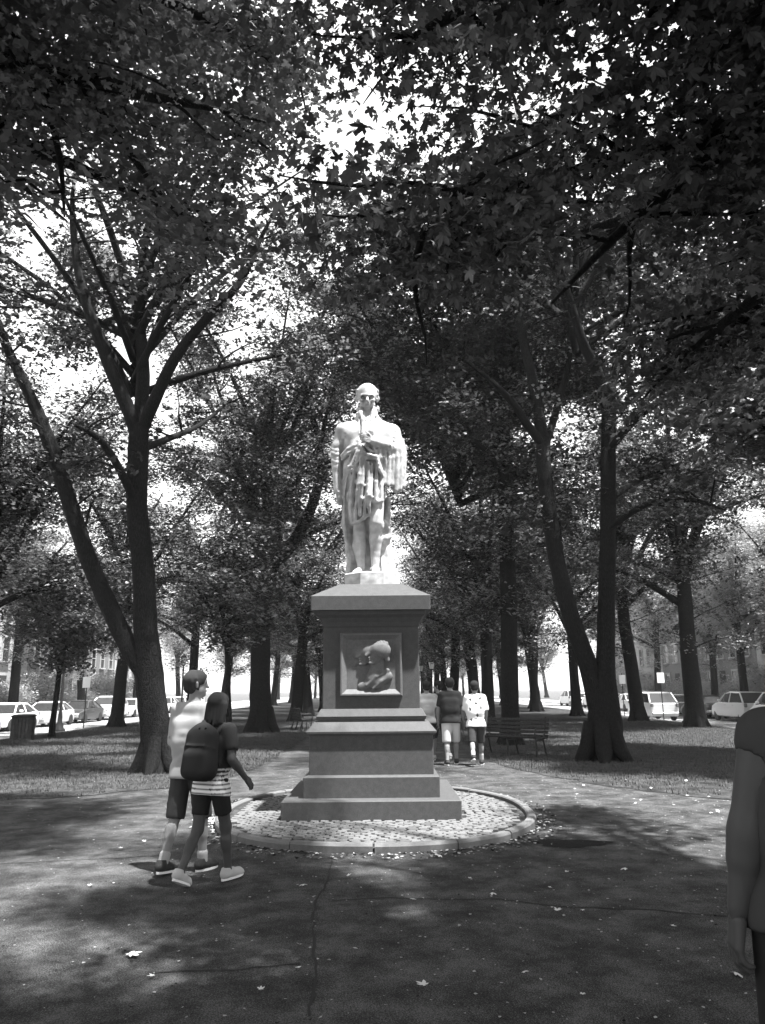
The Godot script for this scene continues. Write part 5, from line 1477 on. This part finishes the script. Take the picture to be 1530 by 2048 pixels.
	var rows := [
		["inner left row, counted away from the stout maple", [[-4.6, -41.5, 0], [-4.8, -50.5, 1], [-4.6, -60, 2], [-4.7, -70, 3], [-4.8, -81, 0], [-4.6, -93, 1], [-4.7, -106, 2], [-4.7, -120, 3], [-4.7, -136, 0]]],
		["inner right row, counted away from the bench", [[4.3, -33.0, 2], [4.7, -40.5, 0], [4.4, -51, 3], [4.7, -61, 1], [4.6, -71, 2], [4.7, -83, 0], [4.7, -96, 3], [4.6, -110, 1], [4.7, -126, 2]]],
		["outer row along the left street, from the near end", [[-12.36, -37.0, 1], [-11.6, -48, 3], [-11.9, -59, 0], [-11.6, -71, 2], [-11.8, -85, 1], [-11.7, -101, 3], [-11.7, -120, 0]]],
		["outer row along the right street, from the near end", [[12.64, -32.5, 3], [12.3, -38.8, 1], [11.2, -46.5, 2], [10.6, -55.5, 0], [12.0, -64, 3], [11.4, -76, 1], [11.7, -90, 2], [11.7, -106, 0]]],
		["line across the left street, from the near end", [[-25.0, -26, 0], [-26.6, -30, 1], [-25.2, -35, 2], [-26.8, -39, 3], [-24.8, -44, 1], [-25.1, -54, 3], [-25.0, -66, 0], [-25.0, -80, 2], [-25.0, -97, 1]]],
		["line across the right street, from the near end", [[24.2, -44.5, 0], [24.0, -53, 2], [24.2, -35.5, 1], [25.4, -31, 1], [27.0, -36, 2], [25.2, -40, 3], [27.2, -45, 0], [25.6, -50, 0], [25.3, -61, 2], [25.4, -74, 1], [25.4, -90, 3]]],
		["line closing the far end of the mall, from the left", [[-30, -152, 0], [-21, -158, 1], [-13, -150, 2], [-6, -156, 3], [1, -151, 0], [8, -157, 1], [15, -150, 2], [23, -156, 3], [31, -152, 0]]]]
	var protos := []
	for k in 4:
		var sp := [[13.5, 4.2, 0.32, 9, 4.6], [15.0, 5.0, 0.33, 10, 4.9], [12.5, 3.6, 0.28, 9, 4.3], [14.5, 4.6, 0.34, 10, 5.0]]
		protos.append(grown(sp[k][0], sp[k][1], sp[k][2], sp[k][3], sp[k][4], Vector3(rnd(-0.4, 0.4), 0, rnd(-0.3, 0.3))))
	var made := {}
	for r in rows.size():
		for k in rows[r][1].size():
			var q: Array = rows[r][1][k]
			var b := Vector3(q[0], 0.0 if r < 4 else -0.14, q[1])
			var lb := "%s tree in the %s" % [n_th[k], rows[r][0]]
			var kind: int = q[2] + (4 if r >= 4 else 0)
			if not made.has(kind):
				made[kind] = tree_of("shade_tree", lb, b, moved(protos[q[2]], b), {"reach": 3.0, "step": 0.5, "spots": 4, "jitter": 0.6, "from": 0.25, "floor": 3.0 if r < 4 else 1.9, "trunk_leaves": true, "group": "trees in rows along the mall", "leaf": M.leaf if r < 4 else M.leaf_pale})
			else:
				dup(made[kind], "shade_tree", lb, b, k * 1.9 + r, "trees in rows along the mall", rnd(0.92, 1.12))
	# shrubs in the front gardens
	var sh0: Node3D = null
	for k in 28:
		var left := k < 14
		var x := -29.0 if left else 29.4
		var p := Vector3(x + rnd(-0.6, 0.6), -0.3, -22.0 - (k % 14) * 5.0 - (0.0 if left else 8.0))
		var lb := "%s garden shrub before the houses on the %s, counted from the near end" % [n_th[k % 14], "left" if left else "right"]
		if sh0 == null:
			sh0 = thing("garden_shrub", lb, "shrub", p, 0, "garden shrubs")
			var st := MB.new()
			var xs := []
			for q in 9:
				var an := q * 0.7
				st.tube([Vector3.ZERO, Vector3(cos(an) * 0.5, 0.7, sin(an) * 0.5), Vector3(cos(an) * 0.9, 1.4, sin(an) * 1.1)], [0.03, 0.02, 0.01], 5)
			for q in 420:
				var d := Vector3(rng.randfn(), rng.randfn(), rng.randfn()).normalized() * pow(rng.randf(), 0.35)
				xs.append(Transform3D(Basis.from_euler(Vector3(rnd(-0.6, 0.6), rnd(0, TAU), rnd(-0.6, 0.6))), Vector3(d.x * 1.3, 1.15 + d.y * 1.0, d.z * 1.8)))
			put("stem", st.mesh(), M.bark, sh0)
			multi("foliage", sprig[0], M.leaf_pale, xs, sh0)
		else: dup(sh0, "garden_shrub", lb, p, k * 1.3, "garden shrubs", rnd(1.0, 1.9))

# ---------------------------------------------------------------- street things
func make_car(called: String, label: String, kind: String, m: Material, pos: Vector3, turn: float, group: String) -> Node3D:
	var t := thing(called, label, "car", pos, turn, group)
	# stations along the length: z, sill height, belt height, half width low, half width at the belt
	var st := {
		"sedan": [[-2.3, 0.32, 0.56, 0.62, 0.6], [-2.2, 0.22, 0.68, 0.8, 0.76], [-1.6, 0.2, 0.82, 0.88, 0.84], [-0.9, 0.2, 0.92, 0.9, 0.87], [0.0, 0.2, 0.94, 0.9, 0.88], [1.2, 0.2, 0.97, 0.9, 0.87], [2.0, 0.24, 0.98, 0.86, 0.82], [2.3, 0.34, 0.9, 0.76, 0.72]],
		"suv": [[-2.3, 0.36, 0.7, 0.68, 0.66], [-2.2, 0.26, 0.9, 0.84, 0.8], [-1.6, 0.25, 1.04, 0.92, 0.88], [-0.9, 0.25, 1.1, 0.94, 0.91], [0.2, 0.25, 1.1, 0.94, 0.91], [1.4, 0.25, 1.12, 0.94, 0.9], [2.1, 0.28, 1.12, 0.9, 0.86], [2.3, 0.36, 1.02, 0.84, 0.8]],
		"van": [[-2.5, 0.34, 0.66, 0.7, 0.68], [-2.4, 0.24, 0.82, 0.86, 0.82], [-1.9, 0.22, 0.98, 0.94, 0.9], [-1.0, 0.22, 1.06, 0.97, 0.94], [0.2, 0.22, 1.06, 0.97, 0.94], [1.6, 0.22, 1.06, 0.97, 0.93], [2.3, 0.26, 1.06, 0.93, 0.9], [2.5, 0.34, 0.98, 0.88, 0.85]]}
	var gh := {
		"sedan": [[-1.0, 0.93, 0.94, 0.84, 0.8], [-0.35, 0.94, 1.4, 0.86, 0.62], [0.1, 0.95, 1.46, 0.86, 0.63], [0.9, 0.96, 1.43, 0.86, 0.61], [1.75, 0.98, 0.99, 0.8, 0.74]],
		"suv": [[-0.95, 1.1, 1.11, 0.87, 0.82], [-0.4, 1.1, 1.62, 0.88, 0.68], [0.2, 1.1, 1.7, 0.88, 0.7], [1.6, 1.12, 1.68, 0.87, 0.69], [2.18, 1.1, 1.14, 0.82, 0.78]],
		"van": [[-1.75, 0.99, 1.0, 0.86, 0.82], [-0.8, 1.06, 1.68, 0.91, 0.74], [0.0, 1.06, 1.78, 0.91, 0.76], [1.9, 1.06, 1.76, 0.91, 0.75], [2.42, 1.04, 1.08, 0.87, 0.84]]}
	var body := MB.new()
	var rings := []
	for q in st[kind]:
		var z: float = q[0]; var y0: float = q[1]; var y1: float = q[2]; var w0: float = q[3]; var w1: float = q[4]
		var ym := lerpf(y0, y1, 0.55)
		# counter-clockwise about +z
		rings.append([Vector3(w0 * 0.9, y0, z), Vector3(w0, y0 + 0.06, z), Vector3(w0 + 0.015, ym, z), Vector3(w1, y1 - 0.05, z), Vector3(w1 - 0.06, y1, z), Vector3(-w1 + 0.06, y1, z), Vector3(-w1, y1 - 0.05, z), Vector3(-w0 - 0.015, ym, z), Vector3(-w0, y0 + 0.06, z), Vector3(-w0 * 0.9, y0, z)])
	body.skin(rings, true, false)
	put("body", body.mesh(), m, t)
	var G: Array = gh[kind]
	var glass := MB.new(); var roof := MB.new(); var pil := MB.new()
	rings = []
	for q in G: rings.append([Vector3(q[3], q[1] - 0.02, q[0]), Vector3(q[4], q[2] - 0.03, q[0]), Vector3(-q[4], q[2] - 0.03, q[0]), Vector3(-q[3], q[1] - 0.02, q[0])])
	glass.skin(rings, true, false)
	put("windows", glass.mesh(), M.glass_dark, t)
	rings = []
	for k in [1, 2, 3]:
		var q: Array = G[k]
		rings.append([Vector3(q[4] + 0.02, q[2] - 0.06, q[0]), Vector3(q[4] - 0.06, q[2] + 0.02, q[0]), Vector3(-q[4] + 0.06, q[2] + 0.02, q[0]), Vector3(-q[4] - 0.02, q[2] - 0.06, q[0])])
	roof.skin(rings, true, false)
	put("roof", roof.mesh(), m, t)
	for s in [-1.0, 1.0]:
		for e in [[0, 1], [4, 3]]:
			var a: Array = G[e[0]]; var b: Array = G[e[1]]
			pil = MB.new(); pil.tube([Vector3(s * a[3], a[1], a[0]), Vector3(s * b[4], b[2] - 0.02, b[0])], [0.05, 0.045], 6)
			put("pillar", pil.mesh(), m, t)
		var mid: Array = G[2]
		pil = MB.new(); pil.tube([Vector3(s * mid[3], mid[1], mid[0] + 0.25), Vector3(s * mid[4], mid[2] - 0.03, mid[0] + 0.25)], [0.045, 0.04], 6)
		put("pillar", pil.mesh(), m, t)
	var wz: Array = [-1.42, 1.38] if kind != "van" else [-1.55, 1.5]
	for z in wz:
		for s in [-1.0, 1.0]:
			var w := Node3D.new(); w.name = "wheel"; t.add_child(w, true)
			w.transform = Transform3D(Basis(Vector3.BACK, -s * PI / 2), Vector3(s * 0.83, 0.33, z))
			var ty := MB.new(); ty.lathe([[0.2, -0.1], [0.31, -0.1], [0.33, -0.07], [0.33, 0.07], [0.31, 0.1], [0.2, 0.1]], Vector3.ZERO, 18)
			put("tyre", ty.mesh(), M.black_rubber, w)
			var ri := MB.new(); ri.lathe([[0.0, 0.05], [0.2, 0.04], [0.205, 0.09], [0.19, 0.1], [0.17, 0.075], [0.05, 0.09], [0.0, 0.09]], Vector3.ZERO, 14)
			put("rim", ri.mesh(), M.chrome, w)
	var F: Array = st[kind][1]; var E: Array = st[kind][6]
	for s in [-1.0, 1.0]:
		var hl := MB.new(); hl.box(Vector3(s * (F[4] - 0.16), F[2] - 0.1, F[0] - 0.03), Vector3(0.3, 0.13, 0.14), 0.03)
		put("headlight", hl.mesh(), M.lantern, t)
		var tl := MB.new(); tl.box(Vector3(s * (E[4] - 0.1), E[2] - 0.16, E[0] + 0.24), Vector3(0.16, 0.22, 0.16), 0.03)
		put("tail_light", tl.mesh(), M.tail, t)
		var mi := MB.new(); mi.box(Vector3(s * (G[1][3] + 0.13), G[1][1] + 0.1, G[1][0] - 0.2), Vector3(0.2, 0.13, 0.1), 0.03)
		put("mirror", mi.mesh(), m, t)
		var ha := MB.new()
		for z in [0.0, 1.0]: ha.box(Vector3(s * (st[kind][4][4] + 0.005), st[kind][4][2] - 0.16, z), Vector3(0.04, 0.03, 0.2), 0.008)
		put("door_handle", ha.mesh(), M.chrome, t)
	var bu := MB.new()
	bu.box(Vector3(0, 0.42, F[0] - 0.08), Vector3(1.5, 0.16, 0.16), 0.04); bu.box(Vector3(0, 0.46, E[0] + 0.28), Vector3(1.6, 0.16, 0.16), 0.04)
	put("bumper", bu.mesh(), M.car_grey if kind != "van" else m, t)
	return t

func street_things() -> void:
	# bench beside the path: iron ends and wooden slats, facing the path
	var bench := thing("park_bench", "wooden slatted park bench with iron arms beside the path, right of the four walkers", "bench", Vector3(3.15, 0.0, -19.9), -0.7)
	var slat := MB.new(); slat.box(Vector3.ZERO, Vector3(1.78, 0.07, 0.028), 0.006)
	var sm := slat.mesh()
	for k in 5:
		var y := 0.47 + k * 0.095
		piece("back_slat", k, sm, M.wood, Transform3D(Basis(Vector3.RIGHT, -0.22), Vector3(0, y, -0.2 - k * 0.021)), bench)
	for k in 5:
		piece("seat_slat", k, sm, M.wood, Transform3D(Basis(Vector3.RIGHT, PI / 2 + 0.05), Vector3(0, 0.43 + 0.008 * k, -0.14 + k * 0.088)), bench)
	for x in [-0.78, 0.0, 0.78]:
		var fr := MB.new()
		fr.tube([Vector3(x, 0, 0.22), Vector3(x, 0.22, 0.2), Vector3(x, 0.40, 0.24), Vector3(x, 0.4, -0.15), Vector3(x, 0.6, -0.24), Vector3(x, 0.92, -0.31)], [0.03, 0.024, 0.024, 0.022, 0.022, 0.018], 6)
		fr.tube([Vector3(x, 0.41, -0.14), Vector3(x, 0.2, -0.2), Vector3(x, 0, -0.28)], [0.024, 0.024, 0.03], 6)
		put("iron_frame", fr.mesh(), M.iron, bench)
		if x != 0.0:
			var ar := MB.new()
			ar.tube([Vector3(x, 0.42, 0.24), Vector3(x, 0.6, 0.26), Vector3(x, 0.66, 0.18), Vector3(x, 0.66, -0.24)], [0.02, 0.02, 0.024, 0.018], 6)
			put("arm_rest", ar.mesh(), M.iron, bench)
	dup(bench, "park_bench", "dark bench far back on the left edge of the path, left of the pedestal", Vector3(-3.4, 0, -33.0), 1.9, "")
	# litter bin: barrel of staves with a lid
	var bin := thing("litter_bin", "square dark litter bin on the grass edge at the far left", "bin", floor_at(44, 1479), 0.3)
	var core := MB.new(); core.courses([[0.33, 0.05], [0.33, 0.72]], Vector3.ZERO, 0.02)
	put("body", core.mesh(), M.black_rubber, bin)
	var sv := MB.new(); sv.box(Vector3.ZERO, Vector3(0.1, 0.74, 0.022), 0.006)
	var svm := sv.mesh(); var n := 0
	for side in 4:
		for k in 6:
			var b := Basis(Vector3.UP, side * PI / 2)
			piece("stave", n, svm, M.bin, Transform3D(b, b * Vector3(-0.28 + k * 0.112, 0.4, 0.345)), bin)
			n += 1
	var lid := MB.new(); lid.courses([[0.36, 0.77], [0.38, 0.79], [0.38, 0.83], [0.3, 0.86], [0.17, 0.865], [0.16, 0.84]], Vector3.ZERO, 0.03)
	put("lid", lid.mesh(), M.iron, bin)
	# lamp posts: fluted post on a flared base, glazed lantern with a cap
	var lp := thing("street_lamp", "slim iron lamp post with a flared base at the left kerb, behind the young tree", "street lamp", floor_at(118, 1463), 0, "iron lamp posts")
	var po := MB.new(); po.lathe([[0.24, 0.0], [0.24, 0.08], [0.17, 0.14], [0.15, 0.3], [0.1, 0.36], [0.085, 0.7], [0.06, 0.8], [0.05, 2.9], [0.075, 2.94], [0.045, 3.0], [0.04, 3.2], [0.1, 3.24], [0.12, 3.28], [0.0, 3.29]], Vector3.ZERO, 14)
	put("post", po.mesh(), M.iron, lp)
	var la := MB.new(); la.courses([[0.10, 3.29], [0.17, 3.75]], Vector3.ZERO, 0.01)
	put("lantern", la.mesh(), M.lantern, lp)
	var cp := MB.new(); cp.courses([[0.2, 3.752], [0.2, 3.78], [0.1, 3.92], [0.04, 3.94], [0.05, 3.98], [0.0, 4.05]], Vector3.ZERO, 0.01)
	put("cap", cp.mesh(), M.iron, lp)
	var bars := MB.new()
	for a in [[-1, -1], [1, -1], [1, 1], [-1, 1]]: bars.tube([Vector3(a[0] * 0.103, 3.29, a[1] * 0.103), Vector3(a[0] * 0.176, 3.76, a[1] * 0.176)], [0.012, 0.012], 5)
	put("lantern_bars", bars.mesh(), M.iron, lp)
	for q in [[13.45, -35.6, "slim iron lamp post at the right kerb, left of the near trunk", 1.1], [13.5, -50.0, "lamp post with a white lantern left of the white van", 0.8], [2.9, -62.0, "far lamp post with a pale lantern beside the path, right of the walkers' heads", 0.9], [2.9, -48.0, "pale lantern on a post between the trunks above the black T-shirt", 0.85], [-13.2, -52.0, "second iron lamp post along the left kerb", 1.0]]:
		dup(lp, "street_lamp", q[2], Vector3(q[0], 0, q[1]), 0.4, "iron lamp posts", q[3])
	# parking signs
	var sg: Node3D = null
	for q in [[-14.05, -37.5, "white parking sign on a thin pole left of the young tree, above the cars"], [13.8, -46.0, "white parking sign beside the lantern, behind the forked maple"], [13.8, -39.6, "white parking sign on a pole above the white van"]]:
		if sg == null:
			sg = thing("parking_sign", q[2], "sign", Vector3(q[0], -0.05, q[1]), 0.0, "parking signs")
			var pp := MB.new(); pp.tube([Vector3.ZERO, Vector3(0, 2.45, 0)], [0.025, 0.025], 6)
			put("pole", pp.mesh(), M.iron, sg)
			var pb := MB.new(); pb.box(Vector3(0, 2.1, 0.04), Vector3(0.36, 0.5, 0.012), 0.003)
			put("plate", pb.mesh(), M.sign, sg)
		else: dup(sg, "parking_sign", q[2], Vector3(q[0], -0.05, q[1]), 0.0, "parking signs")
	# parked cars
	var ord := ["first", "second", "third", "fourth", "fifth", "sixth", "seventh", "eighth", "ninth", "tenth", "eleventh", "twelfth"]
	var kinds := {}
	var lot := []
	var L := ["sedan_white", "sedan_silver", "suv_white", "sedan_white", "sedan_silver", "sedan_black", "suv_silver", "sedan_white", "suv_white", "sedan_silver", "sedan_white", "suv_white"]
	for k in L.size(): lot.append([L[k], Vector3(-20.9, -0.42, -28.5 - k * 5.3), PI, "left", k])
	var Rr := ["sedan_black", "van_white", "suv_silver", "sedan_black", "sedan_grey", "suv_black", "sedan_silver", "sedan_white", "suv_silver", "sedan_white", "suv_white"]
	for k in Rr.size(): lot.append([Rr[k], Vector3(21.4, -0.42, -37.2 - k * 5.4), 0.0, "right", k])
	lot.append(["suv_silver", Vector3(16.9, -0.42, -50.5), 0.0, "moving", 0])
	for c in lot:
		var w: PackedStringArray = c[0].split("_")
		var lb := ""
		if c[3] == "moving": lb = "silver car seen from behind on the right street, just right of the forked maple"
		else: lb = "%s %s parked across the %s street, %s in line from the photo's edge" % [w[1], w[0], c[3], ord[c[4]]]
		if not kinds.has(c[0]): kinds[c[0]] = make_car("parked_car", lb, w[0], M["car_" + w[1]], c[1], c[2], "cars along the streets")
		else: dup(kinds[c[0]], "parked_car", lb, c[1], c[2], "cars along the streets")

# ---------------------------------------------------------------- brick and stone row houses across both streets
func houses() -> void:
	var ord := ["first", "second", "third", "fourth", "fifth", "sixth", "seventh", "eighth", "ninth"]
	for side in [-1, 1]:
		for k in 8:
			var z := -18.0 - k * 11.0 - (0.0 if side < 0 else 8.0)
			var brick: bool = (k + (1 if side > 0 else 0)) % 3 != 1
			var h := thing("row_house", "%s %s row house on the %s side, half hidden by trees" % [ord[k], "brick" if brick else "pale stone", "left" if side < 0 else "right"], "house", Vector3(side * 33.5, -0.3, z), 0.0, "row houses along the streets")
			var tall := 13.0 + (k * 5 % 3) * 1.1
			var wl := MB.new(); wl.box(Vector3(0, tall / 2, 0), Vector3(6.0, tall, 10.96), 0.02)
			put("wall", wl.mesh(), M.brick if brick else M.pale_wall, h)
			var co := MB.new(); co.box(Vector3(-side * 0.15, tall + 0.2, 0), Vector3(6.5, 0.5, 11.0), 0.04)
			put("cornice", co.mesh(), M.stone_trim, h)
			var fx: float = -side * 3.0
			var fm := MB.new()
			for e in [[0, 0.78, 1.5, 0.1], [0, -0.78, 1.5, 0.1]]: fm.box(Vector3(0, e[0], 0), Vector3(0.1, 0.1, 0), 0)
			fm = MB.new()
			fm.box(Vector3(0, 0.98, 0), Vector3(0.16, 0.16, 1.3)); fm.box(Vector3(0, 0, 0.56), Vector3(0.14, 1.8, 0.1)); fm.box(Vector3(0, 0, -0.56), Vector3(0.14, 1.8, 0.1)); fm.box(Vector3(0, 0.02, 0), Vector3(0.09, 0.06, 1.02))
			var pn := MB.new(); pn.box(Vector3(0, 0, 0), Vector3(0.04, 1.8, 1.02))
			var sl := MB.new(); sl.box(Vector3(-side * 0.06, -0.97, 0), Vector3(0.26, 0.12, 1.4))
			var fmm := fm.mesh(); var pnm := pn.mesh(); var slm := sl.mesh()
			for fl in 4:
				for c in 4:
					if fl == 0 and c == 1: continue
					var wn := piece("window", fl * 4 + c, fmm, M.stone_trim, Transform3D(Basis(), Vector3(fx - side * 0.03, 2.3 + fl * 3.0, -3.9 + c * 2.6)), h)
					piece("pane", 0, pnm, M.glass_dark, Transform3D(), wn)
					piece("sill", 0, slm, M.stone_trim, Transform3D(), wn)
			var dr := MB.new(); dr.box(Vector3(fx - side * 0.02, 2.1, -1.3), Vector3(0.1, 2.3, 1.1), 0.01)
			put("door", dr.mesh(), M.dark_cloth, h)
			for q in 5:
				var sp := MB.new(); sp.box(Vector3(fx - side * (0.3 + 0.3 * q), 0.475 - q * 0.095, -1.3), Vector3(0.3, 0.95 - q * 0.19, 1.6), 0.01)
				put("stoop_step", sp.mesh(), M.stone_trim, h)

# ---------------------------------------------------------------- fallen leaves
func litter() -> void:
	rng.seed = 99
	var flat: Array = []
	for k in 4: flat.append(maple_leaf(-0.25 + 0.2 * k, 40 + k))
	var big := [[262, 1915, 0.15, "largest pale fallen leaf, at the lower left of the plaza"], [305, 1957, 0.07, "small pale leaf just below the largest fallen leaf"], [608, 1773, 0.11, "pale fallen leaf on the sunlit asphalt left of the crack"], [1250, 1740, 0.10, "pale fallen leaf on the asphalt right of the dark patch"], [595, 1940, 0.06, "small pale leaf at the left end of the lower crack"], [848, 1976, 0.11, "pale crumpled leaf near the bottom centre"], [1472, 1952, 0.11, "pale crumpled leaf in front of the right passer-by"], [1165, 1994, 0.05, "small pale leaf near the bottom edge, right of centre"], [1480, 1716, 0.09, "pale leaf seen between the right passer-by's arm and body"], [1498, 1760, 0.10, "lower pale leaf beside the right passer-by's hand"], [1115, 1826, 0.09, "pale leaf lying on the long crack"], [825, 1802, 0.08, "curled leaf at the left end of the long crack"], [985, 1790, 0.09, "flat pale leaf between the long crack and the kerb ring"], [840, 1700, 0.13, "pale leaf against the front of the kerb ring"]]
	for q in big:
		var o := put("fallen_leaf", flat[rng.randi() % 4], M.fallen)
		tag(o, q[3], "leaf", "fallen leaves")
		o.transform = Transform3D(Basis(Vector3.UP, rnd(0, TAU)) * Basis(Vector3.RIGHT, rnd(-0.15, 0.15)) * q[2], floor_at(q[0], q[1]) + Vector3.UP * (0.012 + q[2] * 0.06))
	for k in 104:
		var p := Vector3.ZERO
		var lb := "small fallen leaf scattered on the dark asphalt of the plaza"
		var gp := "small leaves scattered on the asphalt"
		var lift := 0.0
		if k < 46:
			p = ring_at(rnd(PI, TAU) if false else rnd(-PI * 0.98, -PI * 0.02), rnd(0.03, 0.28))
			p.z = BED.z * 2 - p.z if p.z < BED.z else p.z
			lb = "small fallen leaf in the litter along the foot of the kerb ring"; gp = "leaves along the kerb ring"
		elif k < 80:
			p = Vector3(rnd(2.3, 6.5), 0, rnd(-14.5, -10.5)); lb = "small fallen leaf on the sunlit worn edge of the right lawn"; gp = "leaves on the lawn edge"; lift = 0.03
		else: p = Vector3(rnd(-3.5, 3.0), 0, rnd(-11.0, -3.8))
		if absf(p.x + 0.12) < 1.9 and absf(p.z - BED.z) < 2.4: continue
		var o := put("fallen_leaf", flat[k % 4], M.fallen)
		tag(o, lb, "leaf", gp)
		var sc := rnd(0.035, 0.075) if k >= 80 else rnd(0.05, 0.1)
		o.transform = Transform3D(Basis(Vector3.UP, rnd(0, TAU)) * Basis(Vector3.RIGHT, rnd(-0.4, 0.4)) * sc, p + Vector3.UP * (0.012 + lift + sc * 0.1))
